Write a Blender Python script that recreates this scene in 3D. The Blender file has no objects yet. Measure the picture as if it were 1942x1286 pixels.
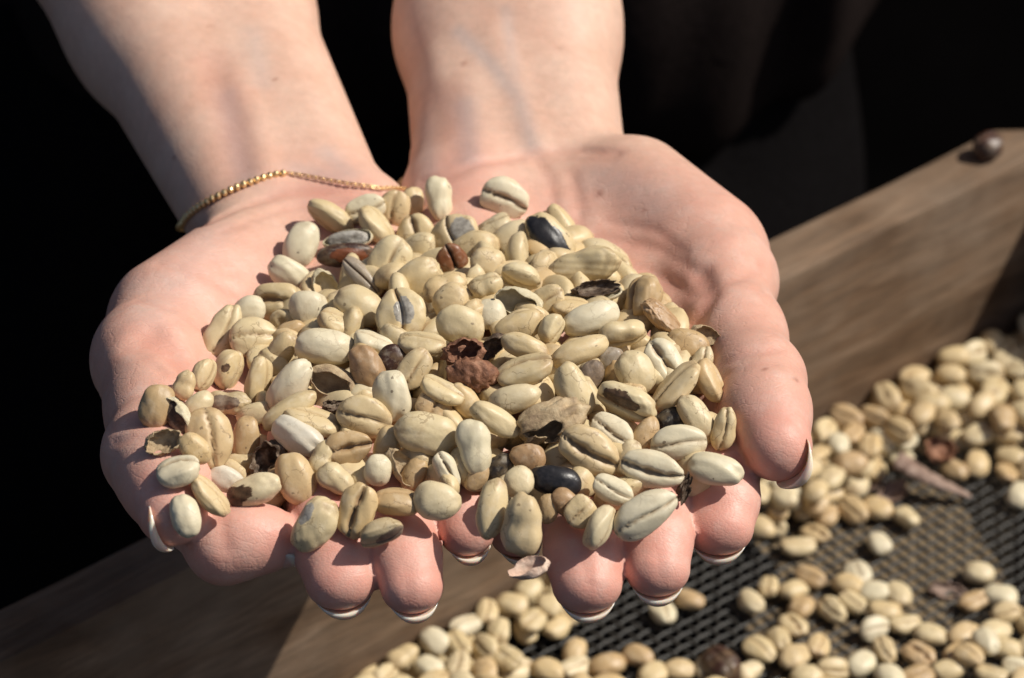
import bpy, math, random
import numpy as np
from mathutils import Matrix, Vector

random.seed(7)
rng = np.random.default_rng(7)
sc = bpy.context.scene
COL = sc.collection

# ------------------------------------------------------------------ camera
# all modelling below is done in millimetres around the middle of the handful;
# Wm() turns that into world metres with the ground at z = 0
ZOFF = 0.95
PITCH, DIST, FPX = math.radians(36.0), 750.0, 6400.0
CAMP = np.array([0, -DIST * math.cos(PITCH), DIST * math.sin(PITCH)])
RIGHT = np.array([1.0, 0, 0])
FWD = np.array([0, math.cos(PITCH), -math.sin(PITCH)])
UP = np.array([0, math.sin(PITCH), math.cos(PITCH)])


def Wm(p):
    p = np.asarray(p, float) * 0.001
    if p.ndim == 1:
        return Vector((p[0], p[1], p[2] + ZOFF))
    q = p.copy()
    q[:, 2] += ZOFF
    return q


def ray(px, py):
    return FWD + (px - 971) / FPX * RIGHT - (py - 643) / FPX * UP


def U(px, py, h):
    d = ray(px, py)
    return CAMP + d * ((h - CAMP[2]) / d[2])


def PJ(p):
    v = np.asarray(p) - CAMP
    D = v @ FWD
    return 971 + FPX * (v @ RIGHT) / D, 643 - FPX * (v @ UP) / D, D


cam_d = bpy.data.cameras.new('camera')
cam = bpy.data.objects.new('camera', cam_d)
COL.objects.link(cam)
cam.location = Wm(CAMP)
cam.rotation_euler = (math.pi / 2 - PITCH, 0, 0)
cam_d.sensor_width = 36
cam_d.lens = 36 * FPX / 1942
cam_d.clip_start = 0.02
cam_d.clip_end = 200
cam_d.dof.use_dof = True
cam_d.dof.focus_distance = 0.725
cam_d.dof.aperture_fstop = 20
sc.camera = cam

# ------------------------------------------------------------------ light
SUN_EL, SUN_AZ = math.radians(50), math.radians(0)      # azimuth: from +x towards +y
SUNV = np.array([math.cos(SUN_EL) * math.cos(SUN_AZ), math.cos(SUN_EL) * math.sin(SUN_AZ), math.sin(SUN_EL)])
world = bpy.data.worlds.new('World')
sc.world = world
world.use_nodes = True
wn = world.node_tree
sky = wn.nodes.new('ShaderNodeTexSky')
sky.sky_type = 'NISHITA'
sky.sun_disc = False
sky.air_density = 0.7
sky.dust_density = 2.0
sky.sun_elevation = SUN_EL
sky.sun_rotation = math.pi / 2 - SUN_AZ
bg = wn.nodes['Background']
bg.inputs[1].default_value = 0.078
wn.links.new(sky.outputs[0], bg.inputs[0])
sun_d = bpy.data.lights.new('sun', 'SUN')
sun_d.energy = 5.0
sun_d.angle = math.radians(0.5)
sun_d.color = (1.0, 0.94, 0.845)
sun = bpy.data.objects.new('sun', sun_d)
COL.objects.link(sun)
sun.rotation_euler = Vector(SUNV).to_track_quat('Z', 'Y').to_euler()
sun.location = (1, 0.5, 3)
sc.view_settings.view_transform = 'Standard'
sc.view_settings.look = 'None'
sc.view_settings.exposure = -0.14
sc.view_settings.gamma = 1.0


# ------------------------------------------------------------------ helpers
def tag(o, label=None, cat=None, group=None, kind=None):
    if label: o['label'] = label
    if cat: o['category'] = cat
    if group: o['group'] = group
    if kind: o['kind'] = kind
    return o


def empty(name, loc_mm):
    o = bpy.data.objects.new(name, None)
    o.empty_display_size = 0.01
    COL.objects.link(o)
    o.location = Wm(loc_mm)
    return o


def mesh_data(name, verts, faces, mat=None, smooth=True, attrs=None):
    me = bpy.data.meshes.new(name)
    verts = np.asarray(verts, np.float32)
    if isinstance(faces, np.ndarray):
        n, k = faces.shape
        me.vertices.add(len(verts))
        me.vertices.foreach_set('co', verts.ravel())
        me.loops.add(n * k)
        me.loops.foreach_set('vertex_index', faces.astype(np.int32).ravel())
        me.polygons.add(n)
        me.polygons.foreach_set('loop_start', np.arange(0, n * k, k, dtype=np.int32))
        me.update(calc_edges=True)
        me.validate()
    else:
        me.from_pydata([tuple(v) for v in verts], [], faces)
        me.update()
    if smooth:
        me.polygons.foreach_set('use_smooth', np.ones(len(me.polygons), dtype=bool))
    for an, av in (attrs or {}).items():
        av = np.asarray(av, np.float32)
        if av.ndim == 1:
            a = me.attributes.new(an, 'FLOAT', 'POINT')
            a.data.foreach_set('value', av)
        else:
            a = me.attributes.new(an, 'FLOAT_COLOR', 'POINT')
            if av.shape[1] == 3:
                av = np.hstack([av, np.ones((len(av), 1), np.float32)])
            a.data.foreach_set('color', av.ravel())
    if mat: me.materials.append(mat)
    return me


def obj(name, me, parent=None, matrix=None):
    o = bpy.data.objects.new(name, me)
    COL.objects.link(o)
    if parent is not None:
        o.parent = parent
        o.matrix_parent_inverse = Matrix.Translation(-Vector(parent.location))
    if matrix is not None:
        o.matrix_basis = matrix
    return o


def wobj(name, verts_mm, faces, mat, parent=None, smooth=True, attrs=None):
    """mesh object from millimetre world coordinates"""
    return obj(name, mesh_data(name, Wm(np.asarray(verts_mm, float)), faces, mat, smooth, attrs), parent)


# ---- node helper
class NT:
    def __init__(s, name):
        s.m = bpy.data.materials.new(name)
        s.m.use_nodes = True
        s.t = s.m.node_tree
        s.b = s.t.nodes['Principled BSDF']

    def n(s, typ, **kw):
        nd = s.t.nodes.new('ShaderNode' + typ)
        for k, v in kw.items():
            if k.startswith('i_'):
                key = k[2:]
                key = int(key) if key.isdigit() else key
                nd.inputs[key].default_value = v
            else:
                setattr(nd, k, v)
        return nd

    def l(s, a, b):
        s.t.links.new(a, b)

    def attr(s, name, typ='GEOMETRY'):
        a = s.n('Attribute', attribute_name=name)
        a.attribute_type = typ
        return a

    def mix(s, fac, a, b, mode='MIX'):
        m = s.n('Mix', data_type='RGBA', blend_type=mode)
        for sock, val in ((m.inputs[0], fac), (m.inputs[6], a), (m.inputs[7], b)):
            if hasattr(val, 'is_linked') or hasattr(val, 'links'):
                s.l(val, sock)
            elif isinstance(val, (int, float)):
                sock.default_value = val
            else:
                sock.default_value = (*val, 1)
        return m.outputs[2]

    def ramp(s, fac, stops, interp='LINEAR'):
        r = s.n('ValToRGB')
        r.color_ramp.interpolation = interp
        while len(r.color_ramp.elements) < len(stops):
            r.color_ramp.elements.new(0.5)
        for e, (p, c) in zip(r.color_ramp.elements, stops):
            e.position = p
            e.color = (*c, 1) if len(c) == 3 else c
        s.l(fac, r.inputs[0])
        return r.outputs[0]

    def math(s, op, a, b=None, c=None, clamp=False):
        m = s.n('Math', operation=op, use_clamp=clamp)
        for i, v in enumerate((a, b, c)):
            if v is None: continue
            if isinstance(v, (int, float)):
                m.inputs[i].default_value = v
            else:
                s.l(v, m.inputs[i])
        return m.outputs[0]

    def noise(s, scale, detail=3, rough=0.5, vec=None, dist=0.0):
        n = s.n('TexNoise', i_Scale=scale, i_Detail=detail, i_Roughness=rough, i_Distortion=dist)
        if vec is not None: s.l(vec, n.inputs['Vector'])
        return n.outputs[0]

    def coord(s, which='Object', scale=(1, 1, 1), rot=(0, 0, 0)):
        c = s.n('TexCoord')
        m = s.n('Mapping')
        m.inputs['Scale'].default_value = scale
        m.inputs['Rotation'].default_value = rot
        s.l(c.outputs[which], m.inputs[0])
        return m.outputs[0]

    def bump(s, h, strength, dist, prev=None):
        b = s.n('Bump')
        b.inputs['Strength'].default_value = strength
        b.inputs['Distance'].default_value = dist
        s.l(h, b.inputs['Height'])
        if prev is not None: s.l(prev, b.inputs['Normal'])
        return b.outputs[0]

    def set(s, **kw):
        for k, v in kw.items():
            key = {'color': 'Base Color', 'rough': 'Roughness', 'spec': 'Specular IOR Level', 'metal': 'Metallic',
                   'normal': 'Normal', 'sss': 'Subsurface Weight', 'ssscale': 'Subsurface Scale',
                   'ssrad': 'Subsurface Radius', 'sheen': 'Sheen Weight', 'trans': 'Transmission Weight',
                   'coat': 'Coat Weight', 'coatrough': 'Coat Roughness', 'alpha': 'Alpha'}[k]
            i = s.b.inputs[key]
            if hasattr(v, 'links') or hasattr(v, 'is_linked'):
                s.l(v, i)
            elif isinstance(v, (int, float)):
                i.default_value = v
            elif len(v) == 3 and key == 'Base Color':
                i.default_value = (*v, 1)
            else:
                i.default_value = v
        return s.m


# ------------------------------------------------------------------ materials
def mat_skin():
    t = NT('skin')
    co = t.coord('Object')
    fl = t.attr('flush').outputs['Fac']
    ve = t.attr('vein').outputs['Fac']
    pa = t.attr('palm').outputs['Fac']
    n1 = t.noise(75, 4, 0.6, co)
    n2 = t.noise(420, 3, 0.6, co)
    n4 = t.noise(210, 4, 0.65, co)
    base = t.mix(t.ramp(n1, [(0.32, (0, 0, 0)), (0.68, (1, 1, 1))]), (0.675, 0.46, 0.355), (0.63, 0.385, 0.285))
    pink = t.mix(t.ramp(n4, [(0.3, (0, 0, 0)), (0.7, (1, 1, 1))]), (0.71, 0.375, 0.30), (0.63, 0.265, 0.205))
    base = t.mix(fl, base, pink)
    pal = t.math('MULTIPLY', pa, t.ramp(t.noise(130, 5, 0.7, co), [(0.5, (0, 0, 0)), (0.72, (1, 1, 1))]))
    base = t.mix(t.math('MULTIPLY', pal, 0.42), base, (0.70, 0.53, 0.455))
    base = t.mix(ve, base, (0.43, 0.385, 0.375))
    mott = t.math('MULTIPLY_ADD', n2, 0.3, 0.85)
    vv = t.n('CombineColor')
    for i in range(3): t.l(mott, vv.inputs[i])
    base = t.mix(1.0, base, vv.outputs[0], 'MULTIPLY')
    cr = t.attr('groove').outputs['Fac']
    base = t.mix(t.math('MULTIPLY', cr, 0.42), base, (0.50, 0.19, 0.14))  # crease redness together with crease shade, put into the skin colour
    # dermal lines: long crossing lines on the palm, fine cells elsewhere
    def cells(scale, sx, rot, wdt):
        v = t.n('TexVoronoi', feature='DISTANCE_TO_EDGE', i_Scale=scale)
        mp = t.n('Mapping')
        mp.inputs['Scale'].default_value = sx
        mp.inputs['Rotation'].default_value = rot
        dn = t.n('TexNoise', i_Scale=160.0, i_Detail=2.0)
        t.l(co, dn.inputs['Vector'])
        dm = t.n('VectorMath', operation='SCALE')
        dm.inputs['Scale'].default_value = 0.004
        t.l(dn.outputs['Color'], dm.inputs[0])
        ad = t.n('VectorMath', operation='ADD')
        t.l(co, ad.inputs[0]); t.l(dm.outputs[0], ad.inputs[1])
        t.l(ad.outputs[0], mp.inputs[0])
        t.l(mp.outputs[0], v.inputs['Vector'])
        return t.ramp(v.outputs['Distance'], [(0.0, (0, 0, 0)), (wdt, (1, 1, 1))])
    lp = cells(260.0, (0.55, 2.0, 1.2), (0, 0, 0.25), 0.07)
    fine = cells(950.0, (1.0, 1.7, 1.3), (0, 0, 0.3), 0.2)
    lines = t.math('MULTIPLY', lp, t.math('MULTIPLY', t.math('MULTIPLY_ADD', pa, 0.8, 0.2), t.math('SUBTRACT', 1.1, fl, clamp=True)))
    nf = t.noise(1500, 2, 0.5, co)
    hsum = t.math('ADD', t.math('ADD', t.math('MULTIPLY', fine, 0.16), t.math('MULTIPLY', nf, 0.24)),
                  t.math('ADD', t.math('MULTIPLY', lines, 0.55), t.math('MULTIPLY', n4, 0.9)))
    b3 = t.bump(hsum, 0.42, 0.0003)
    mole = t.attr('mole').outputs['Fac']
    base = t.mix(mole, base, (0.30, 0.11, 0.075))
    rough = t.math('MULTIPLY_ADD', n2, 0.25, 0.38)
    return t.set(color=base, rough=rough, spec=0.45, sss=0.12, ssscale=0.0022, ssrad=(1.0, 0.42, 0.22), normal=b3)


def mat_nail():
    t = NT('nail')
    fr = t.attr('free').outputs['Fac']
    col = t.mix(fr, (0.72, 0.42, 0.35), (0.85, 0.70, 0.57))
    b = t.bump(t.noise(700, 2, 0.5, t.coord('Object')), 0.1, 0.0001)
    return t.set(color=col, rough=0.3, spec=0.5, sss=0.85, ssscale=0.0018, ssrad=(1, 0.6, 0.4), coat=0.3, normal=b)


def mat_bean(name, stops, crease=(0.27, 0.155, 0.07), speck=0.6, rough=0.45, patch=None, patchrough=0.35, dirt=0.45):
    """stops: ramp over a per-bean random value"""
    t = NT(name)
    oi = t.n('ObjectInfo')
    tint = t.attr('tint').outputs['Fac']
    rnd = t.math('FRACT', t.math('ADD', oi.outputs['Random'], tint))
    off = t.n('CombineXYZ')
    t.l(t.math('MULTIPLY', rnd, 13.7), off.inputs[0])
    t.l(t.math('MULTIPLY', rnd, 7.1), off.inputs[1])
    c = t.n('TexCoord')
    va = t.n('VectorMath', operation='ADD')
    t.l(c.outputs['Object'], va.inputs[0])
    t.l(off.outputs[0], va.inputs[1])
    co = va.outputs[0]
    base = t.ramp(rnd, stops)
    nl = t.noise(170, 4, 0.6, co)
    warm = t.mix(0.55, base, (0.50, 0.36, 0.19), 'MIX')
    col = t.mix(t.math('MULTIPLY', t.ramp(nl, [(0.48, (0, 0, 0)), (0.75, (1, 1, 1))]), 0.55), base, warm)
    pale = t.mix(0.5, base, (0.78, 0.72, 0.58))
    n3 = t.noise(330, 4, 0.65, co)
    col = t.mix(t.math('MULTIPLY', t.ramp(n3, [(0.5, (0, 0, 0)), (0.68, (1, 1, 1))]), 0.38), col, pale)
    # worn brown stains at the tips
    st = t.attr('tipw').outputs['Fac']
    stn = t.math('MULTIPLY', st, t.ramp(t.noise(260, 4, 0.7, co), [(0.45, (0, 0, 0)), (0.62, (1, 1, 1))]))
    col = t.mix(t.math('MULTIPLY', stn, dirt * 1.7), col, (0.30, 0.18, 0.09))
    # specks
    vo = t.n('TexVoronoi', i_Scale=330.0)
    vo.inputs['Randomness'].default_value = 1.0
    t.l(co, vo.inputs['Vector'])
    spk = t.math('MULTIPLY', t.math('LESS_THAN', t.math('ADD', vo.outputs['Distance'], t.math('MULTIPLY', t.noise(1500, 3, 0.7, co), 0.35)), 0.29),
                 t.math('GREATER_THAN', t.noise(120, 2, 0.5, co), 0.56))
    col = t.mix(t.math('MULTIPLY', spk, speck), col, (0.10, 0.06, 0.035))
    ck = t.n('TexVoronoi', feature='DISTANCE_TO_EDGE', i_Scale=210.0)
    dn = t.n('TexNoise', i_Scale=500.0, i_Detail=3.0)
    t.l(co, dn.inputs['Vector'])
    dm = t.n('VectorMath', operation='SCALE')
    dm.inputs['Scale'].default_value = 0.003
    t.l(dn.outputs['Color'], dm.inputs[0])
    da = t.n('VectorMath', operation='ADD')
    t.l(co, da.inputs[0]); t.l(dm.outputs[0], da.inputs[1])
    t.l(da.outputs[0], ck.inputs['Vector'])
    ckm = t.math('MULTIPLY', t.math('LESS_THAN', ck.outputs['Distance'], 0.022), t.math('GREATER_THAN', t.noise(150, 2, 0.5, co), 0.57))
    col = t.mix(t.math('MULTIPLY', ckm, dirt * 1.0), col, (0.20, 0.12, 0.06))
    smear = t.ramp(t.noise(115, 5, 0.75, co), [(0.58, (0, 0, 0)), (0.72, (1, 1, 1))])
    col = t.mix(t.math('MULTIPLY', smear, dirt * 1.1), col, (0.33, 0.225, 0.12))
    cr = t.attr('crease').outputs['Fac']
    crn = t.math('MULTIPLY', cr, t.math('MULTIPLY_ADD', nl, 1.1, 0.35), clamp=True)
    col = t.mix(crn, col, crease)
    rg = t.math('MULTIPLY_ADD', n3, 0.25, rough - 0.12)
    if patch is not None:
        pm = t.attr('patch').outputs['Fac']
        pe = t.ramp(t.math('ADD', pm, t.math('MULTIPLY_ADD', t.noise(420, 4, 0.7, co), 0.9, -0.45)),
                    [(0.47, (0, 0, 0)), (0.53, (1, 1, 1))])
        pc = t.mix(t.ramp(t.noise(600, 4, 0.7, co), [(0.35, (0, 0, 0)), (0.7, (1, 1, 1))]), patch[0], patch[1])
        col = t.mix(pe, col, pc)
        rg = t.math('MULTIPLY_ADD', t.math('SUBTRACT', 1.0, pe), rough - patchrough, patchrough)
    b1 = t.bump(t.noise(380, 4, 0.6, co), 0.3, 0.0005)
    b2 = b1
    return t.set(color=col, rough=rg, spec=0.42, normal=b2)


def mat_husk(name, c1, c2, c3, rough=0.6):
    t = NT(name)
    co = t.coord('Object')
    n = t.noise(300, 5, 0.65, co)
    col = t.ramp(n, [(0.3, c1), (0.52, c2), (0.72, c3)])
    b1 = t.bump(t.noise(420, 5, 0.7, co), 0.7, 0.0008)
    return t.set(color=col, rough=rough, spec=0.3, normal=b1)


def mat_wood(name, ang, tone=1.0):
    t = NT(name)
    co = t.coord('Object', (1, 1, 1), (0, 0, -ang))
    mp = t.n('Mapping')
    mp.inputs['Scale'].default_value = (15, 85, 85)
    t.l(co, mp.inputs[0])
    g = t.noise(1.0, 6, 0.62, mp.outputs[0], 0.9)
    mp2 = t.n('Mapping')
    mp2.inputs['Scale'].default_value = (60, 560, 560)
    t.l(co, mp2.inputs[0])
    g2 = t.noise(1.0, 4, 0.6, mp2.outputs[0], 0.3)
    bl = t.noise(22, 4, 0.6, co)
    c = t.ramp(g, [(0.30, tuple(tone * x for x in (0.095, 0.052, 0.028))), (0.5, tuple(tone * x for x in (0.245, 0.15, 0.088))),
                   (0.72, tuple(tone * x for x in (0.38, 0.262, 0.175)))])
    c = t.mix(t.math('MULTIPLY', t.ramp(g2, [(0.4, (0, 0, 0)), (0.62, (1, 1, 1))]), 0.6), c, tuple(tone * x for x in (0.12, 0.08, 0.05)))
    c = t.mix(t.math('MULTIPLY', t.ramp(bl, [(0.42, (0, 0, 0)), (0.68, (1, 1, 1))]), 0.45), c, tuple(tone * x for x in (0.38, 0.285, 0.205)))
    b1 = t.bump(g, 0.4, 0.0012)
    b2 = t.bump(g2, 0.5, 0.0006, b1)
    return t.set(color=c, rough=0.72, spec=0.25, normal=b2)


def mat_plain(name, c1, c2, scale, rough=0.8, bumpd=0.0006, spec=0.2, metal=0.0, bs=0.4):
    t = NT(name)
    co = t.coord('Object')
    n = t.noise(scale, 4, 0.6, co)
    c = t.ramp(n, [(0.35, c1), (0.68, c2)])
    return t.set(color=c, rough=rough, spec=spec, metal=metal, normal=t.bump(n, bs, bumpd))


M = {}
M['skin'] = mat_skin()
M['nail'] = mat_nail()
CREAM = [(0.0, (0.614, 0.473, 0.257)), (0.2, (0.645, 0.532, 0.320)), (0.4, (0.589, 0.428, 0.218)), (0.55, (0.655, 0.552, 0.354)),
         (0.7, (0.579, 0.458, 0.254)), (0.85, (0.619, 0.483, 0.276)), (1.0, (0.553, 0.389, 0.199))]
M['cream'] = mat_bean('parchment', CREAM)
M['pale'] = mat_bean('parchment_pale', [(0, (0.66, 0.585, 0.40)), (1, (0.675, 0.60, 0.43))], speck=0.7, dirt=0.2)
M['tan'] = mat_bean('parchment_tan', [(0, (0.50, 0.345, 0.175)), (0.5, (0.46, 0.32, 0.165)), (1, (0.53, 0.37, 0.20))], dirt=0.6)
M['brown'] = mat_bean('bean_brown', [(0, (0.33, 0.20, 0.105)), (1, (0.40, 0.25, 0.13))], dirt=0.6)
M['dark'] = mat_bean('bean_dark', [(0, (0.040, 0.020, 0.016)), (1, (0.06, 0.026, 0.018))], crease=(0.012, 0.008, 0.006),
                     rough=0.42, patch=((0.20, 0.065, 0.025), (0.10, 0.032, 0.016)), patchrough=0.4)
M['black'] = mat_bean('bean_black', [(0, (0.015, 0.013, 0.013)), (1, (0.028, 0.022, 0.022))], crease=(0.008, 0.006, 0.006),
                      rough=0.45, speck=0.0, dirt=0.0)
M['redbrown'] = mat_bean('bean_redbrown', [(0, (0.20, 0.072, 0.028)), (1, (0.23, 0.085, 0.035))], crease=(0.02, 0.012, 0.01), rough=0.42)
M['grey'] = mat_bean('bean_grey', [(0, (0.33, 0.28, 0.22)), (1, (0.30, 0.265, 0.215))], crease=(0.20, 0.11, 0.06), rough=0.38)
M['white'] = mat_bean('bean_white', [(0, (0.63, 0.58, 0.47)), (1, (0.66, 0.61, 0.50))], speck=0.2, rough=0.4, dirt=0.1)
M['stain'] = mat_bean('parchment_stained', [(0, (0.46, 0.37, 0.22)), (1, (0.50, 0.39, 0.23))], patch=((0.13, 0.095, 0.07), (0.26, 0.19, 0.13)), patchrough=0.6)
M['blackpatch'] = mat_bean('parchment_black_skin', CREAM, patch=((0.010, 0.010, 0.012), (0.035, 0.032, 0.034)), patchrough=0.36)
M['silverpatch'] = mat_bean('parchment_silver_skin', CREAM, patch=((0.22, 0.20, 0.17), (0.50, 0.47, 0.41)), patchrough=0.25)
M['brownpatch'] = mat_bean('parchment_brown_skin', CREAM, patch=((0.05, 0.028, 0.016), (0.17, 0.10, 0.055)), patchrough=0.5)
M['husk_pale'] = mat_husk('husk_pale', (0.50, 0.41, 0.25), (0.62, 0.54, 0.36), (0.70, 0.63, 0.46))
M['husk_tan'] = mat_husk('husk_tan', (0.20, 0.13, 0.08), (0.46, 0.34, 0.20), (0.58, 0.47, 0.30))
M['husk_brown'] = mat_husk('husk_brown', (0.10, 0.042, 0.024), (0.25, 0.115, 0.065), (0.40, 0.22, 0.135))
M['husk_dark'] = mat_husk('husk_dark', (0.03, 0.02, 0.014), (0.13, 0.085, 0.055), (0.33, 0.26, 0.19), 0.45)
M['husk_pink'] = mat_husk('husk_pink', (0.50, 0.33, 0.24), (0.66, 0.47, 0.36), (0.74, 0.58, 0.46))
M['silver'] = mat_husk('silver_skin', (0.24, 0.21, 0.17), (0.38, 0.35, 0.30), (0.55, 0.52, 0.46), 0.3)
M['flake'] = mat_husk('flake', (0.15, 0.09, 0.065), (0.29, 0.20, 0.155), (0.42, 0.31, 0.25))
BOARD_ANG = math.radians(39.0)
M['wood'] = mat_wood('weathered_wood', BOARD_ANG, 0.74)
M['wood2'] = mat_wood('weathered_wood_side', BOARD_ANG - math.pi / 2)
M['wire'] = mat_plain('wire', (0.018, 0.017, 0.015), (0.042, 0.039, 0.034), 400, 0.5, 0.0002, 0.5)
M['infill'] = mat_plain('infill', (0.13, 0.095, 0.058), (0.23, 0.175, 0.11), 160, 0.95, 0.0008, 0.1)
M['gold'] = mat_plain('gold', (0.88, 0.62, 0.30), (0.95, 0.72, 0.40), 900, 0.34, 0.00008, 0.5, 1.0, 0.3)
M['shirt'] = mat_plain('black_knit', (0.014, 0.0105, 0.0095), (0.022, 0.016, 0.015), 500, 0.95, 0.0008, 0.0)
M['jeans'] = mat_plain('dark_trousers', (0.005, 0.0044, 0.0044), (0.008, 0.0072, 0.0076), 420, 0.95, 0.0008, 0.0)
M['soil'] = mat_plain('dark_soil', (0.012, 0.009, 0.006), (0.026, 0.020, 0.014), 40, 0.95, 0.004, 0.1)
M['wall'] = mat_plain('backdrop_black', (0.013, 0.009, 0.006), (0.020, 0.014, 0.010), 12, 0.9, 0.002, 0.1)


# ------------------------------------------------------------------ signed-distance modelling
def smin(a, b, k):
    h = np.maximum(k - np.abs(a - b), 0.0) / k
    return np.minimum(a, b) - h * h * k * 0.25


def cone(P, a, b, ra, rb):
    a = np.asarray(a, float); b = np.asarray(b, float)
    ab = b - a
    L2 = ab @ ab
    t = np.clip(((P - a) @ ab) / L2, 0, 1)
    q = P - a - t[:, None] * ab
    return np.sqrt(np.einsum('ij,ij->i', q, q)) - (ra + (rb - ra) * t)


def polydist(P, pts):
    d = np.full(len(P), 1e9)
    for a, b in zip(pts[:-1], pts[1:]):
        d = np.minimum(d, cone(P, a, b, 0, 0))
    return d


class Hand:
    """palm cones are blended together; each finger is a blended chain; fingers stay apart from each other"""
    def __init__(s):
        s.palm, s.fingers, s.grooves, s.extra = [], [], [], []
        s.kf = 6.0

    def sdf(s, P, detail=True):
        d = np.full(len(P), 1e3)
        for a, b, ra, rb, k in s.palm:
            d = smin(d, cone(P, a, b, ra, rb), k)
        f = np.full(len(P), 1e3)
        for ch in s.fingers:
            g = np.full(len(P), 1e3)
            for a, b, ra, rb, k in ch:
                g = smin(g, cone(P, a, b, ra, rb), k)
            f = smin(f, g, 1.2)
        d = smin(d, f, s.kf)
        if detail:
            for pts, w, depth in s.grooves:
                lo = pts.min(0) - 3 * w; hi = pts.max(0) + 3 * w
                m = np.all((P > lo) & (P < hi), axis=1) & (np.abs(d) < 8)
                if m.any():
                    q = polydist(P[m], pts)
                    d[m] += depth * np.exp(-(q / w) ** 2)
        return d

    def hit(s, px, py, off=0.0, d0=520.0, detail=False):
        r = ray(px, py)
        t = np.arange(d0 + 60, 1000.0, 1.25)
        v = s.sdf(CAMP + t[:, None] * r, detail) - off
        k = int(np.argmax(v < 0))
        if k == 0: return None, None
        tt = t[k - 1] + 1.25 * v[k - 1] / (v[k - 1] - v[k])
        return CAMP + r * tt, tt


def surface_nets(sdf, lo, hi, h):
    lo = np.asarray(lo, float); hi = np.asarray(hi, float)
    n = np.ceil((hi - lo) / h).astype(int) + 1
    # coarse pass
    q = 4
    nc = (n + q - 1) // q + 1
    gx, gy, gz = [np.arange(k) * h * q + l for k, l in zip(nc, lo)]
    X, Y, Z = np.meshgrid(gx, gy, gz, indexing='ij')
    Cv = sdf(np.stack([X.ravel(), Y.ravel(), Z.ravel()], 1)).reshape(nc)
    near = np.abs(Cv) < h * q * 2.0
    F = np.repeat(np.repeat(np.repeat(Cv, q, 0), q, 1), q, 2)[:n[0], :n[1], :n[2]].astype(np.float64).copy()
    mk = np.repeat(np.repeat(np.repeat(near, q, 0), q, 1), q, 2)[:n[0], :n[1], :n[2]]
    I = np.argwhere(mk)
    vals = np.empty(len(I))
    for s0 in range(0, len(I), 400000):
        vals[s0:s0 + 400000] = sdf(lo + I[s0:s0 + 400000] * h)
    F[mk] = vals
    ins = F < 0
    c = np.zeros(tuple(np.array(F.shape) - 1), int)
    for dx in (0, 1):
        for dy in (0, 1):
            for dz in (0, 1):
                c += ins[dx:F.shape[0] - 1 + dx, dy:F.shape[1] - 1 + dy, dz:F.shape[2] - 1 + dz]
    act = (c > 0) & (c < 8)
    idx = -np.ones(act.shape, int)
    cells = np.argwhere(act)
    idx[act] = np.arange(len(cells))
    acc = np.zeros((len(cells), 3)); cnt = np.zeros(len(cells))
    corners = [(a, b, d) for a in (0, 1) for b in (0, 1) for d in (0, 1)]
    for A in corners:
        for ax in range(3):
            if A[ax]: continue
            B = list(A); B[ax] = 1
            fa = F[tuple((cells + A).T)]; fb = F[tuple((cells + np.array(B)).T)]
            m = (fa < 0) != (fb < 0)
            t = np.where(m, fa / np.where(m, fa - fb, 1), 0)
            p = np.tile(np.array(A, float), (len(cells), 1)); p[:, ax] = t
            acc[m] += p[m]; cnt[m] += 1
    V = lo + (cells + acc / cnt[:, None]) * h
    faces = []
    for ax in range(3):
        u, v = (ax + 1) % 3, (ax + 2) % 3
        sl0 = [slice(None)] * 3; sl1 = [slice(None)] * 3
        sl0[ax] = slice(0, -1); sl1[ax] = slice(1, None)
        a = ins[tuple(sl0)]; b = ins[tuple(sl1)]
        E = np.argwhere(a != b)
        E = E[(E[:, u] > 0) & (E[:, v] > 0)]
        sh = np.array(act.shape)
        E = E[(E[:, u] < sh[u]) & (E[:, v] < sh[v]) & (E[:, ax] < sh[ax])]
        flip = ~a[tuple(E.T)]
        def g(du, dv):
            e = E.copy(); e[:, u] -= du; e[:, v] -= dv
            return idx[tuple(e.T)]
        Q = np.stack([g(1, 1), g(0, 1), g(0, 0), g(1, 0)], 1)
        Q[flip] = Q[flip][:, ::-1]
        faces.append(Q)
    Fc = np.vstack(faces)
    Fc = Fc[(Fc >= 0).all(1)]
    # settle the vertices on the surface
    d = sdf(V); e = 0.25
    G = np.stack([sdf(V + np.eye(3)[i] * e) - d for i in range(3)], 1) / e
    G = G / np.maximum((G * G).sum(1), 0.2)[:, None]
    V = V - np.clip(d, -h, h)[:, None] * G
    V = V - np.clip(sdf(V), -h, h)[:, None] * G
    return V, Fc


def chain(pts, radii, k=3.0):
    return [(pts[i], pts[i + 1], radii[i], radii[i + 1], k) for i in range(len(pts) - 1)]


def perp(a, b):
    return a - b * (a @ b)


def unit(v):
    v = np.asarray(v, float)
    return v / np.linalg.norm(v)


def finger(tip, mcp, h_pip, lens, slope, r, lat=0.0):
    """joints from the finger tip (centre of its last ball) back to the knuckle"""
    tip = np.asarray(tip, float); mcp = np.asarray(mcp, float)
    pl = mcp - tip; pl[2] = 0; pl = unit(pl)
    dip = tip + lens[0] * (pl * math.cos(slope) + np.array([0, 0, math.sin(slope)]))
    pip = dip + lens[1] * pl
    pip[2] = h_pip
    pip[0] += lat
    mid = (pip + mcp) / 2 + np.array([0, 0, -1.5])
    sd = unit(np.cross(pl, [0, 0, 1.0])) * r * 0.24
    pm = dip * 0.5 + tip * 0.5 + np.array([0, 0, 0.5])
    c = chain([mcp, mid, pip], [r * 1.2, r * 1.08, r * 1.05], 3)
    for sg in (sd, -sd):
        c += chain([pip + sg * 0.6, (pip + dip) / 2 + sg * 0.8, dip + sg * 0.8], [r * 0.92, r * 0.84, r * 0.80], 3)
        c += chain([dip + sg * 0.8, pm + sg, tip + sg * 0.95 + pl * 0.8], [r * 0.80, r * 0.80, r * 0.74], 3)
    return c, dip, pip


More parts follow.
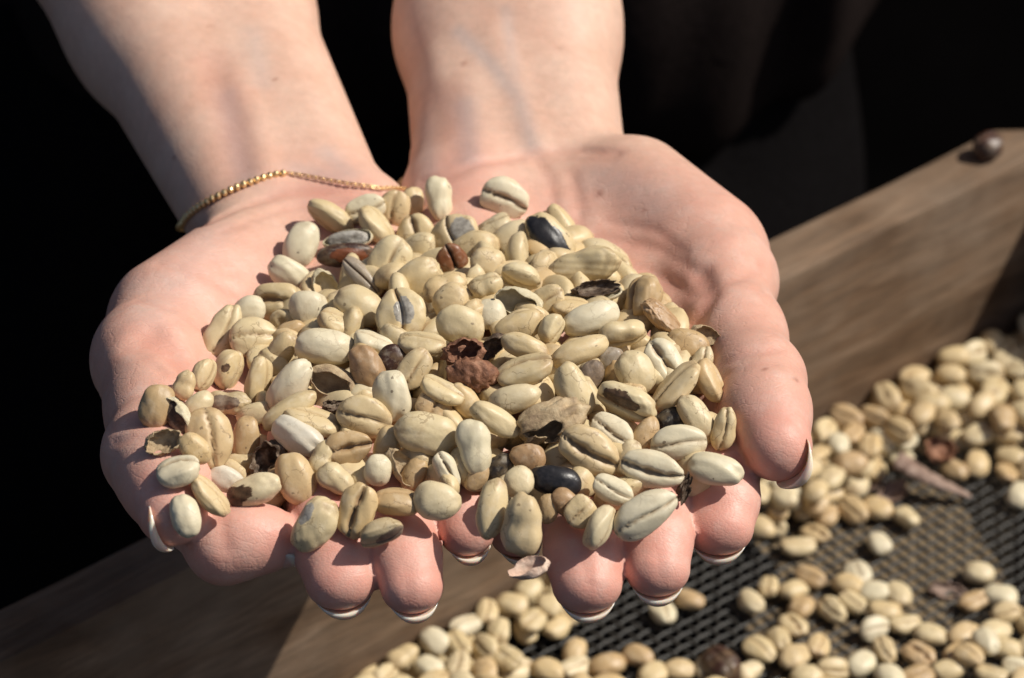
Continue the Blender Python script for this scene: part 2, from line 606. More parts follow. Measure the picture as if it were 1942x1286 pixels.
# ---- the hand on the right of the picture (thumb on the right)
HR = Hand()
FR = {}
wr_a, wr_b = U(905, 292, -17), U(1066, 290, -16)
fa_a, fa_b = U(898, 60, -9), U(1026, 60, -8)
el_a, el_b = np.array([-16, 318, 44.0]), np.array([14, 318, 46.0])
HR.palm += [(wr_a, fa_a, 16.3, 18.3, 12), (wr_b, fa_b, 15.6, 18.4, 12), (fa_a, el_a, 18.3, 27, 12), (fa_b, el_b, 18.4, 27, 12)]
mR = {'index': np.array([47, -12, -15.0]), 'middle': np.array([29, -9, -20.0]), 'ring': np.array([11, -13, -21.0]), 'little': np.array([-5, -20, -17.0])}
wc = (wr_a + wr_b) / 2
for k_, off, r0, r1 in (('index', 14, 13, 11), ('middle', 5, 13, 10.5), ('ring', -5, 13, 10.5), ('little', -13, 13, 10)):
    HR.palm.append((wc + np.array([off, -12, -2]), mR[k_], r0, r1, 9))
HR.palm += [(U(1200, 372, -14), U(1330, 490, -13), 13.5, 16.0, 9),            # ball of the thumb
            (U(1210, 365, -13), U(1374, 530, -9), 11.5, 12.2, 7),
            (U(868, 385, -16), mR['little'] + np.array([-1, 8, 1]), 13.5, 12.5, 9)]  # heel of the little-finger side
for nm, tp, hp, ls, sl, r in (('index', U(1364, 1003, -10), -5, (15, 21), 0.22, 7.6), ('middle', U(1247, 1084, -11), -4, (16, 23), 0.25, 7.1),
                              ('ring', U(1114, 1112, -12), -5, (16, 22), 0.25, 7.6), ('little', U(984, 1016, -19), -13, (13, 16), 0.15, 6.2)):
    c, dip, pip = finger(tp, mR[nm], hp, ls, sl, r)
    HR.fingers.append(c)
    FR[nm] = (tp, dip, pip, r)
t_mcp, t_ip, t_tip = U(1366, 545, -8), U(1438, 722, 0), U(1474, 846, 2)
HR.fingers.append(chain([t_mcp, (t_mcp + t_ip) / 2 + np.array([-0.6, 0, -1]), t_ip], [11.4, 10.3, 9.5], 6) +
                  chain([t_ip, t_ip * 0.5 + t_tip * 0.5 + np.array([-0.6, 0, 0.6]), t_tip], [9.5, 9.1, 7.5], 5))
FR['thumb'] = (t_tip, t_ip, t_mcp, 8.0)

# ---- the hand on the left of the picture
HL = Hand()
FL = {}
ax = unit(np.array([200, 400.0]))
wl_a, wl_b = U(472, 422, -17), U(606, 372, -17)
fl_a, fl_b = U(286, 60, -9), U(438, 20, -9)
le_a, le_b = U(-40, -480, 38), U(190, -520, 40)
HL.palm += [(wl_a, fl_a, 14.4, 19.2, 12), (wl_b, fl_b, 15.6, 19.2, 12), (fl_a, le_a, 19.2, 27, 12), (fl_b, le_b, 19.2, 27, 12)]
mL = {'index': np.array([-64, -18, -15.0]), 'middle': np.array([-47, -19, -20.0]), 'ring': np.array([-31, -22, -21.0]), 'little': np.array([-16, -27, -15.0])}
wc = (wl_a + wl_b) / 2
for k_, off, r0, r1 in (('index', -8, 11, 11), ('middle', -3, 12.5, 10.5), ('ring', 5, 13, 10.5), ('little', 12, 12, 10)):
    HL.palm.append((wc + np.array([off + 3, -12, -2]), mL[k_], r0, r1, 9))
HL.palm += [(U(458, 500, -14), U(330, 612, -13), 12.0, 15.5, 8),
            (U(428, 512, -13), U(285, 668, -10), 9.6, 12.4, 6),
            (U(690, 430, -17), mL['little'] + np.array([1, 8, 0]), 12.5, 12, 9)]
for nm, tp, hp, ls, sl, r in (('middle', U(648, 1104, -12), -5, (16, 23), 0.25, 7.8), ('ring', U(783, 1118, -12), -5, (16, 22), 0.25, 6.8),
                              ('little', U(888, 1014, -9), -5, (13, 16), 0.2, 6.1)):
    c, dip, pip = finger(tp, mL[nm], hp, ls, sl, r)
    HL.fingers.append(c)
    FL[nm] = (tp, dip, pip, r)
# index: bent inwards, its end lies across and points to the right
i_tip, i_dip, i_pip = U(508, 1022, -8), U(425, 1036, -9), U(365, 965, -10)
HL.fingers.append(chain([mL['index'], i_pip], [9.3, 8.0], 3) + chain([i_pip, i_dip], [8.0, 7.5], 3) +
                  chain([i_dip, i_dip * 0.45 + i_tip * 0.55 + np.array([0, 0, 0.8]), i_tip], [7.6, 7.3, 6.8], 3))
FL['index'] = (i_tip, i_dip, i_pip, 7.0)
t_mcp, t_ip, t_tip = U(282, 690, -7), U(288, 862, 0), U(326, 968, 1)
HL.fingers.append(chain([t_mcp, (t_mcp + t_ip) / 2 + np.array([1.4, 0, -1]), t_ip], [12.8, 10.2, 9.7], 6) +
                  chain([t_ip, t_ip * 0.5 + t_tip * 0.5 + np.array([0.6, 0, 0.6]), t_tip], [9.7, 9.0, 7.4], 5))
FL['thumb'] = (t_tip, t_ip, t_mcp, 8.0)


def surf(H, pxs, n=3):
    out = []
    for a, b in zip(pxs[:-1], pxs[1:]):
        for i in range(n):
            t = i / n
            p, _ = H.hit(a[0] + (b[0] - a[0]) * t, a[1] + (b[1] - a[1]) * t)
            if p is not None: out.append(p)
    p, _ = H.hit(*pxs[-1])
    if p is not None: out.append(p)
    return np.array(out)


# creases (positive = groove) and tendons (negative = ridge), traced over the skin
for H, pxs, w, dep in (
        (HR, [(800, 345), (900, 312), (1000, 295), (1100, 285), (1170, 290)], 1.5, 0.75),
        (HR, [(1010, 306), (1090, 300), (1160, 303)], 1.1, 0.45),
        (HR, [(1020, 300), (1045, 350), (1050, 410)], 1.6, 0.5),
        (HR, [(1330, 520), (1345, 560), (1320, 610)], 2.6, 1.6),
        (HR, [(1335, 545), (1400, 530), (1450, 500)], 1.5, 0.45),
        (HR, [(1370, 690), (1430, 668), (1485, 662)], 1.2, 0.42),
        (HR, [(1375, 712), (1430, 692), (1470, 690)], 1.1, 0.25),
        (HR, [(1130, 450), (1250, 470), (1330, 520)], 1.4, 0.4),
        (HR, [(1110, 480), (1220, 510), (1320, 560)], 1.4, 0.4),
        (HR, [(935, 60), (985, 180), (1020, 280)], 4.0, -0.7),
        (HR, [(880, 160), (900, 260), (900, 300)], 4.5, -0.6),
        (HR, [(850, 190), (870, 290), (850, 330)], 5.0, 0.7),
        (HL, [(360, 440), (450, 395), (540, 365), (640, 360), (720, 370)], 1.5, 0.75),
        (HL, [(420, 440), (540, 395), (650, 380)], 1.1, 0.35),
        (HL, [(445, 150), (485, 240), (505, 330)], 4.5, -0.9),
        (HL, [(405, 120), (440, 230), (455, 320)], 5.0, 0.8),
        (HL, [(285, 640), (325, 660), (360, 700)], 4.0, 2.6),
        (HL, [(290, 620), (330, 650)], 1.6, 0.7),
        (HL, [(240, 655), (270, 672), (310, 705)], 1.8, 0.4),
        (HL, [(205, 815), (250, 800), (300, 800)], 1.3, 0.5),
        (HL, [(215, 840), (260, 830), (300, 835)], 1.2, 0.4),
        (HR, [(1400, 600), (1440, 590), (1475, 600)], 1.2, 0.15),
        (HR, [(1150, 420), (1240, 435), (1300, 480)], 1.3, 0.35), (HR, [(1085, 330), (1100, 400), (1090, 460)], 1.6, 0.4),
        (HR, [(1105, 1050), (1118, 1110)], 1.0, 0.25), (HR, [(1250, 1050), (1256, 1100)], 1.0, 0.2), (HL, [(770, 1080), (775, 1140)], 1.0, 0.2),
        (HR, [(1320, 880), (1365, 872), (1425, 868)], 1.3, 0.4), (HL, [(420, 985), (430, 1040)], 1.3, 0.35),
        (HL, [(300, 500), (380, 520), (460, 560)], 1.4, 0.35), (HL, [(260, 570), (340, 590), (400, 640)], 1.4, 0.35),
        (HR, [(820, 100), (850, 200), (858, 260)], 3.5, -0.5)):
    pts = surf(H, pxs)
    if len(pts) > 1: H.grooves.append((pts, w, dep))

VEINS = {'R': [([(870, 60), (930, 120), (985, 190), (1010, 280)], 2.2, 0.30), ([(960, 20), (975, 150), (1000, 220)], 1.8, 0.22),
               ([(880, 200), (890, 300)], 3.2, 0.34), ([(1130, 330), (1190, 350), (1240, 400)], 5.0, 0.14), ([(800, 230), (815, 320)], 3.0, 0.2)],
         'L': [([(430, 180), (450, 290), (465, 340)], 3.0, 0.30), ([(560, 320), (640, 335)], 3.0, 0.2), ([(400, 440), (350, 520), (290, 600)], 5.0, 0.14),
               ([(480, 60), (500, 160)], 3.0, 0.16), ([(620, 290), (660, 330)], 3.0, 0.22)]}


def hand_mesh(H, Fg, side, lo, hi):
    V, F = surface_nets(lambda P: H.sdf(P, True), lo, hi, 1.1)
    # colour masks: skin colour differences; groove also paints shade into the creases
    fl = np.zeros(len(V))
    for nm, (tip, dip, pip, r) in Fg.items():
        d = cone(V, tip, dip, 0, 0)
        fl = np.maximum(fl, 0.85 * np.exp(-(np.maximum(d - 6, 0) / 6.0) ** 2))
        d2 = cone(V, dip, pip, 0, 0)
        fl = np.maximum(fl, 0.55 * np.exp(-(np.maximum(d2 - 7, 0) / 7.0) ** 2))
    ppx = np.array([PJ(v)[:2] for v in V[::1]]) if False else None
    yy = V[:, 1]
    wy = (70 if side == 'R' else 46)
    palm = 1 / (1 + np.exp((yy - wy) / 5.0))
    fl = np.maximum(fl, 0.48 * palm)
    if side == 'R':
        c = HR.hit(880, 350)[0]
    else:
        c = HL.hit(640, 370)[0]
    fl = np.maximum(fl, 0.55 * np.exp(-(np.linalg.norm(V - c, axis=1) / 17) ** 2))
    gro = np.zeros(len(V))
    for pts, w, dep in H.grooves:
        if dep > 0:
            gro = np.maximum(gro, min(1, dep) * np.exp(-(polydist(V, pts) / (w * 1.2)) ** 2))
    ve = np.zeros(len(V))
    for pxs, w, s in VEINS[side]:
        pts = surf(H, pxs)
        ve = np.maximum(ve, s * np.exp(-(polydist(V, pts) / w) ** 2))
    mo = np.zeros(len(V))
    for mx, my, mr in ({'R': [(1137, 367, 1.0), (1450, 700, 0.7), (1510, 720, 0.7), (880, 120, 0.6), (1222, 400, 0.6), (1060, 90, 0.5)], 'L': [(400, 50, 0.6), (520, 150, 0.5), (330, 300, 0.6)]}[side]):
        mp_, _ = H.hit(mx, my)
        if mp_ is not None: mo = np.maximum(mo, np.exp(-(np.linalg.norm(V - mp_, axis=1) / mr) ** 2) * 0.75)
    return V, F, {'flush': fl, 'vein': np.minimum(ve * 1.6, 0.6), 'palm': palm, 'groove': gro, 'mole': mo}


VR, FRc, AR = hand_mesh(HR, FR, 'R', (-62, -118, -66), (82, 330, 84))
VL, FLc, AL = hand_mesh(HL, FL, 'L', (-190, -116, -66), (10, 316, 80))

person = empty('person', (-60, 480, -950))
tag(person, 'person in dark clothes holding out both cupped hands full of coffee beans', 'person')
body = wobj('body', np.vstack([VR, VL]), np.vstack([FRc, FLc + len(VR)]), M['skin'], person, True,
            {k: np.concatenate([AR[k], AL[k]]) for k in AR})


# ---- finger nails: curved thin plates on the far side of each finger end
def nail(tip, dip, r, dors, k=0.66, lend=None, hw=0.76, back=9.0):
    """plate over the far side of a finger end; its free edge shows just beyond the flesh"""
    a = unit(np.asarray(tip) - np.asarray(dip))
    d = unit(perp(np.asarray(dors, float), a))
    s = np.cross(a, d)
    L = 0.45 * r + 2.5 if lend is None else lend
    nu, nv = 21, 13
    top, free = [], []
    for th in (0, 1):
        for j in range(nv):
            v = j / (nv - 1)
            for i in range(nu):
                u = -1 + 2 * i / (nu - 1)
                end = L - 1.5 * u * u - 1.2 * u ** 4
                st = -back + L + 1.6 * u * u
                x = st + (end - st) * v
                w = hw * r * (0.93 + 0.07 * math.sin(math.pi * v))
                dd = k * r + (1 - v) * (0.3 if k < 0.8 else -0.06) * r - 0.34 * r * u * u - ((0.35 + 1.6 * v ** 3 * (1 - u * u)) if th else 0)
                top.append(np.asarray(tip) + a * x + d * dd + s * u * w)
                free.append(1.0 if (th and v > 0.45) else min(1, max(0, (x - (L - 3.0 - 1.0 * u * u)) / 0.8)))
    F = []
    N = nu * nv
    for j in range(nv - 1):
        for i in range(nu - 1):
            q = [j * nu + i, j * nu + i + 1, (j + 1) * nu + i + 1, (j + 1) * nu + i]
            F.append(q)
            F.append([x + N for x in q[::-1]])
    rim = [i for i in range(nu)] + [j * nu + nu - 1 for j in range(1, nv)] + [(nv - 1) * nu + i for i in range(nu - 2, -1, -1)] + [j * nu for j in range(nv - 2, 0, -1)]
    for x, y in zip(rim, rim[1:] + rim[:1]):
        F.append([y, x, x + N, y + N])
    wobj('fingernail', np.array(top), F, M['nail'], body, True, {'free': free})


DN = np.array([0, 0.10, -1.0])
for nm in ('index', 'middle', 'ring', 'little'):
    nail(FR[nm][0], FR[nm][1], FR[nm][3], DN + np.array([0.05 if nm == 'index' else 0, 0, 0]))
for nm in ('middle', 'ring', 'little'):
    nail(FL[nm][0], FL[nm][1], FL[nm][3], DN)
nail(FL['index'][0], FL['index'][1], 6.9, -UP * 0.97 - FWD * 0.12, 0.98, 6.9, 0.62, 9.0)
nail(FR['thumb'][0], FR['thumb'][1], 7.7, np.array([0.80, 0.30, -0.50]), 0.80, 8.8, 0.8, 8)
nail(FL['thumb'][0], FL['thumb'][1], 7.4, np.array([-0.9, -0.2, -0.35]), 0.82, 7.8, 0.8, 9)


# ------------------------------------------------------------------ raised drying bed (frame with a wire bottom)
MESH_Z, TOP_Z = -180.0, -110.0
bd = np.array([math.cos(BOARD_ANG), math.sin(BOARD_ANG), 0])      # along the far board
bn = np.array([math.sin(BOARD_ANG), -math.cos(BOARD_ANG), 0])     # into the bed
P_in = U(1480, 530, TOP_Z)                                        # a point on the inner top edge
corner = U(2030, 272, TOP_Z)
corner = P_in + bd * ((corner - P_in) @ bd)
BL = 760.0                                                        # length of the bed side in view
bed = empty('drying_bed', (corner[0], corner[1], -950))
tag(bed, 'weathered wooden drying bed with black wire mesh bottom under the hands', 'drying bed')


def board(name, outline, z0, z1, mat, seg=26, wear=0.5):
    """plank from a convex plan outline, edges worn"""
    import bmesh
    bm = bmesh.new()
    vs = [bm.verts.new(tuple(p[:2]) + (z0,)) for p in outline]
    f = bm.faces.new(vs)
    r = bmesh.ops.extrude_face_region(bm, geom=[f])
    bmesh.ops.translate(bm, vec=(0, 0, z1 - z0), verts=[v for v in r['geom'] if isinstance(v, bmesh.types.BMVert)])
    bmesh.ops.recalc_face_normals(bm, faces=bm.faces)
    bmesh.ops.bevel(bm, geom=bm.edges[:], offset=1.6, segments=2, affect='EDGES', profile=0.6)
    d = outline[1][:2] - outline[0][:2]
    d = d / np.linalg.norm(d)
    L = max((p[:2] - outline[0][:2]) @ d for p in outline)
    for i in range(1, seg):
        c = outline[0][:2] + d * (L * i / seg)
        bmesh.ops.bisect_plane(bm, geom=bm.verts[:] + bm.edges[:] + bm.faces[:], plane_co=(c[0], c[1], 0), plane_no=(d[0], d[1], 0))
    rr = np.random.default_rng(int(abs(L)))
    ph = rr.random(6) * 6
    for v in bm.verts:
        x = np.array(v.co[:2]) @ d
        v.co.z += wear * (math.sin(x * 0.021 + ph[0]) + 0.6 * math.sin(x * 0.06 + ph[1])) * (1 if v.co.z > (z0 + z1) / 2 else 0.3)
        n = np.array([-d[1], d[0]])
        o = wear * 0.8 * (math.sin(x * 0.017 + ph[2]) + 0.5 * math.sin(x * 0.05 + ph[3] + v.co.z * 0.04))
        v.co.x += n[0] * o; v.co.y += n[1] * o
    verts = np.array([v.co[:] for v in bm.verts]); 
    bm.verts.index_update()
    faces = [[v.index for v in f.verts] for f in bm.faces]
    bm.free()
    o = wobj(name, verts, faces, mat, bed, True)
    o.data.set_sharp_from_angle(angle=math.radians(35))
    return o


TH = 17.5
backdir = -bn
a0 = corner - bd * BL
t1 = (U(1880, 245, TOP_Z) - corner) @ bd
board('board', [a0, corner + bd * 2, corner + bd * max(1.5, t1 + 15.5) + backdir * (TH - 12.6), corner + bd * t1 + backdir * TH, a0 + backdir * TH],
      MESH_Z - 6, TOP_Z, M['wood'])
board('board', [corner + bn * 0.6, corner + bn * 520, corner + bn * 520 + bd * 23, corner + bn * 0.6 + bd * 23],
      MESH_Z - 6, TOP_Z - 1.5, M['wood2'])
# legs under the corners of the bed
for base in (corner + bd * 4 - bn * 6, a0 + bd * 30 - bn * 6, corner + bn * 480 + bd * 4):
    board('leg', [base, base + bd * 34, base + bd * 34 + bn * 34, base + bn * 34], -950, MESH_Z - 8, M['wood'], 3, 0.2)


def tubes(paths, r, sides):
    V, F = [], []
    for path in paths:
        path = np.asarray(path)
        t = np.gradient(path, axis=0)
        t /= np.linalg.norm(t, axis=1)[:, None]
        ref = np.array([0, 0, 1.0])
        s = np.cross(t, ref); s /= np.maximum(np.linalg.norm(s, axis=1)[:, None], 1e-6)
        w = np.cross(s, t)
        n0 = sum(len(v) for v in V)
        ang = np.arange(sides) / sides * 2 * math.pi
        ring = path[:, None, :] + r * (np.cos(ang)[None, :, None] * s[:, None, :] + np.sin(ang)[None, :, None] * w[:, None, :])
        V.append(ring.reshape(-1, 3))
        n = len(path)
        i = np.arange(n - 1)[:, None] * sides; j = np.arange(sides)[None, :]; j2 = (j + 1) % sides
        F.append(np.stack([i + j, i + sides + j, i + sides + j2, i + j2], -1).reshape(-1, 4) + n0)
    return np.vstack(V), np.vstack(F)


# woven wire bottom
SP, WR = 3.75, 0.54
o0 = corner - bd * 560 + bn * 0
paths = []
nA, nB = int(500 / SP), int(580 / SP)
for i in range(nA):                                               # wires along the board
    k = np.arange(0, nB + 1)
    p = o0[None, :] + bd[None, :] * (k[:, None] * SP) + bn[None, :] * (i * SP + 1.5)
    p[:, 2] = MESH_Z + 0.3 * np.where((k + i) % 2 == 0, 1, -1)
    paths.append(p)
for j in range(nB):
    k = np.arange(0, nA + 1)
    p = o0[None, :] + bd[None, :] * (j * SP) + bn[None, :] * (k[:, None] * SP + 1.5)
    p[:, 2] = MESH_Z - 0.3 * np.where((k + j) % 2 == 0, 1, -1)
    paths.append(p)
mv, mf = tubes(paths, WR, 5)
wobj('wire_mesh', mv, mf, M['wire'], bed, True)

# thin uneven brown sheet set between the wires of the mesh
def blob(center, rx, ry, rot, z, n=90, seed=1, amp=0.16, thick=0.5):
    r = np.random.default_rng(seed)
    ph = r.random(8) * 6.28
    V = [np.array([center[0], center[1], z])]
    rings = 5
    for q in range(1, rings + 1):
        for i in range(n):
            a = i / n * 2 * math.pi
            rr = 1 + sum(amp / (k + 1) * math.sin((k + 2) * a + ph[k]) for k in range(7))
            x, y = rx * rr * math.cos(a) * q / rings, ry * rr * math.sin(a) * q / rings
            V.append(np.array([center[0] + x * math.cos(rot) - y * math.sin(rot), center[1] + x * math.sin(rot) + y * math.cos(rot), z + r.normal() * 0.12]))
    F = [[0, 1 + i, 1 + (i + 1) % n] for i in range(n)]
    for q in range(rings - 1):
        for i in range(n):
            b = 1 + q * n
            F.append([b + i, b + n + i, b + n + (i + 1) % n, b + (i + 1) % n])
    return np.array(V), F


cz = U(1640, 1110, MESH_Z)
v, f = blob(cz, 33, 44, 0.25, MESH_Z - 0.1, seed=3, amp=0.3)
tag(wobj('infill', v, f, M['infill'], None, True), 'brown infill in the wire mesh below the right thumb', 'infill', kind='stuff')

# round dark nut on the end of the board
# ------------------------------------------------------------------ coffee beans
import bmesh
def ico(sub):
    bm = bmesh.new()
    bmesh.ops.create_icosphere(bm, subdivisions=sub, radius=1.0)
    bm.verts.index_update()
    V = np.array([v.co[:] for v in bm.verts])
    F = np.array([[v.index for v in f.verts] for f in bm.faces])
    bm.free()
    return V, F


ICO = {k: ico(k) for k in (3, 4, 5)}


def lump(V, r, amp, fr):
    d = np.zeros(len(V))
    for _ in range(7):
        k = r.normal(size=3) * fr
        d += np.sin(V @ k + r.random() * 6.28) / 3.0
    return amp * d


def bean_shape(seed, sub=4, a=6.15, b=4.3, flat=2.0, dome=3.3, open_=0.0, lumps=0.058, bend=0.0, pinch=0.0, ridge=0.0):
    """parchment coffee bean, long axis x, crease on +z"""
    r = np.random.default_rng(seed)
    S, F = ICO[sub]
    S = S / (np.abs(S) ** 2.25).sum(1)[:, None] ** (1 / 2.25)
    x, y, z = S.T
    e = 1.0
    X = np.sign(x) * np.abs(x) ** e * a
    taper = 1 + (r.random() - 0.5) * 0.22 * x
    Y = y * b * taper
    Z = np.where(z > 0, np.abs(z) ** 0.85 * flat, -np.abs(z) ** 1.0 * dome) * (1 + 0.08 * (r.random() - .5) * x)
    c1, c2, ph = (r.random() - 0.5) * 0.9, 0.35 + r.random() * 0.35, r.random() * 6
    cl = c1 * (x * x - 0.35) + c2 * np.sin(2.2 * x + ph) * 0.8
    q = Y - cl
    side = np.clip((z + 0.12) / 0.3, 0, 1)
    w = 0.0 * x + 0.26 + 0.55 * open_ * (1 - x * x) * (1 + 0.7 * np.sin(7 * x + ph * 2) + 0.4 * np.sin(15 * x + ph))
    g = np.exp(-(q / w) ** 2) * side
    Z = Z - g * (1.0 + 1.1 * open_) * np.clip(1.15 - 0.55 * x * x, 0, 1)
    Z = Z + 0.12 * np.exp(-((np.abs(q) - 1.3 - open_) / 1.0) ** 2) * side * (1 - 0.6 * x * x)
    wob = lump(S, r, lumps, 2.6) + lump(S, r, lumps * 0.35, 6.5)
    P = np.stack([X, Y, Z], 1) * (1 + wob)[:, None]
    if pinch:                                   # waist, as in a shrunken bean
        m = 1 - pinch * np.exp(-((x - 0.05) / 0.28) ** 2)
        P[:, 1] *= m; P[:, 2] *= m
    if ridge:                                   # dried, wrinkled skin
        rd = np.zeros(len(S))
        for _ in range(4):
            k = r.normal(size=3) * 5
            rd += 1 - np.abs(np.sin(S @ k + r.random() * 6)) * 2
        P *= (1 + ridge * rd / 4)[:, None]
    if bend:
        P[:, 2] += bend * P[:, 0] ** 2
        P[:, 1] += bend * 0.6 * P[:, 0] ** 2
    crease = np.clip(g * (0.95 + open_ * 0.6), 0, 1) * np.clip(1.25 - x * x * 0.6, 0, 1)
    tipw = np.clip((np.abs(x) - 0.45) * 1.6, 0, 1) * (0.4 + 0.6 * (np.sign(x) == np.sign(r.random() - .5)))
    return P, F, crease, tipw


def bean_mesh(name, mat, seed, sub=4, patch=None, **kw):
    P, F, cr, tw = bean_shape(seed, sub, **kw)
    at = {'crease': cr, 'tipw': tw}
    if patch is not None:
        c, rad = np.array(patch[:3]), patch[3]
        d = np.linalg.norm(P * np.array([0.55, 1, 1]) - c * np.array([0.55, 1, 1]), axis=1)
        at['patch'] = np.clip(1.5 - d / rad, 0, 1) ** 1.0
    return mesh_data(name, P * 0.001, F, mat, True, at)


def shell_mesh(name, mat, seed, cover=0.62, crumple=0.16, thick=0.22, sub=4, a=6.0, b=4.2, c=3.2, axis=(0.2, 0.1, 1.0), rag=0.22):
    """torn papery husk: part of an ovoid with a ragged edge, open on one side, real thickness"""
    r = np.random.default_rng(seed)
    S, F = ICO[sub]
    ax_ = unit(axis)
    h = S @ ax_ + lump(S, r, rag, 3.5)
    P = S * np.array([a, b, c])
    wr = np.zeros(len(S))
    for _ in range(6):
        k = r.normal(size=3) * 3.6
        wr += np.abs(np.sin(S @ k + r.random() * 6)) - 0.6
    for _ in range(4):
        k = r.normal(size=3) * 8.5
        wr += 0.3 * (np.abs(np.sin(S @ k + r.random() * 6)) - 0.6)
    P = P * (1 + crumple * wr / 2.2)[:, None]
    lev = h - (2 * cover - 1)
    verts = list(P); tris = []; cutv = {}

    def cutp(i, j):
        k = (min(i, j), max(i, j))
        if k not in cutv:
            t_ = lev[i] / (lev[i] - lev[j])
            verts.append(P[i] + (P[j] - P[i]) * t_)
            cutv[k] = len(verts) - 1
        return cutv[k]
    neg = lev < 0
    for f in F:
        m = neg[f]
        n_ = int(m.sum())
        if n_ == 3:
            tris.append(tuple(f))
        elif n_ in (1, 2):
            pg = []
            for q in range(3):
                i, j = f[q], f[(q + 1) % 3]
                if neg[i]: pg.append(i)
                if neg[i] != neg[j]: pg.append(cutp(i, j))
            for q in range(1, len(pg) - 1): tris.append((pg[0], pg[q], pg[q + 1]))
    Fk = np.array(tris)
    P = np.array(verts)
    used = np.unique(Fk)
    mp = -np.ones(len(P), int); mp[used] = np.arange(len(used))
    Fk = mp[Fk]; P = P[used]
    N = len(P)
    nrm = unit_rows(P * np.array([1 / a, 1 / b, 1 / c]) ** 2)
    inner = P - nrm * thick
    ed = {}
    for f in Fk:
        for u, v in ((f[0], f[1]), (f[1], f[2]), (f[2], f[0])):
            ed[(u, v)] = ed.get((u, v), 0) + 1
    rim = [(u, v) for (u, v) in ed if (v, u) not in ed]
    faces = [list(f) for f in Fk] + [[x + N for x in f[::-1]] for f in Fk] + [[v, u, u + N, v + N] for u, v in rim]
    me = bpy.data.meshes.new(name)
    me.from_pydata([tuple(p * 0.001) for p in np.vstack([P, inner])], [], faces)
    me.update()
    me.polygons.foreach_set('use_smooth', np.ones(len(me.polygons), dtype=bool))
    me.materials.append(mat)
    return me


def unit_rows(A):
    return A / np.maximum(np.linalg.norm(A, axis=1)[:, None], 1e-9)


def orient(ang, roll, tilt):
    """axes of a lying bean: long axis seen at ang in the picture, crease turned away from the viewer by roll"""
    n = -FWD
    a = math.radians(ang)
    L = math.cos(a) * RIGHT + math.sin(a) * UP
    L = unit(L * math.cos(tilt) + n * math.sin(tilt))
    n = unit(perp(n, L))
    Wd = np.cross(n, L)
    z = n * math.cos(roll) + Wd * math.sin(roll)
    y = np.cross(z, L)
    return L, y, z


def place(o, pos_mm, axes, scale=(1, 1, 1)):
    L, y, z = axes
    m = Matrix(((L[0] * scale[0], y[0] * scale[1], z[0] * scale[2], 0), (L[1] * scale[0], y[1] * scale[1], z[1] * scale[2], 0),
                (L[2] * scale[0], y[2] * scale[1], z[2] * scale[2], 0), (0, 0, 0, 1)))
    m.translation = Wm(pos_mm)
    o.matrix_world = m


def both(P):
    return np.minimum(HR.sdf(P, False), HL.sdf(P, False))


class _Both:
    sdf = staticmethod(lambda P, detail=False: both(P))
    hit = Hand.hit


BOTH = _Both()


def pile_z(x, y):
    """height of the top of the handful"""
    e = ((x - 2) / 70.0) ** 2 + ((y + 18) / 66.0) ** 2
    return 12.0 - 15.0 * np.minimum(e, 2.0)


def pile_depth(px, py):
    r = ray(px, py)
    t = np.arange(600.0, 860.0, 0.5)
    p = CAMP + t[:, None] * r
    k = np.argmax(p[:, 2] < pile_z(p[:, 0], p[:, 1]))
    return t[k] if k > 0 else 860.0


def bean_depth(px, py, half, layer):
    dp = pile_depth(px, py) + layer * 4.2
    p, ds = BOTH.hit(px, py, half)
    return min(dp, ds) if ds is not None else dp


SHAPES = {}
CR_KW = [dict(), dict(a=6.0, b=4.5), dict(a=6.3, b=4.1, bend=0.012), dict(a=5.8, b=4.4, lumps=0.07), dict(a=6.2, b=4.2, lumps=0.06, bend=-0.01), dict(open_=0.25, lumps=0.06),
         dict(a=6.0, b=4.0, pinch=0.12), dict(a=6.2, b=4.4, dome=3.6, flat=2.3)]
MAT_OF = {'b': 'cream', 'c': 'cream', 's': 'cream'}


def shape(mat, var, open_=0):
    k = (mat, var % 8, open_)
    if k not in SHAPES:
        kw = dict(CR_KW[var % 8])
        if open_: kw['open_'] = 0.55
        SHAPES[k] = bean_mesh('bean', M[mat], 100 + (var % 8) * 7 + (50 if open_ else 0), **kw)
    return SHAPES[k]


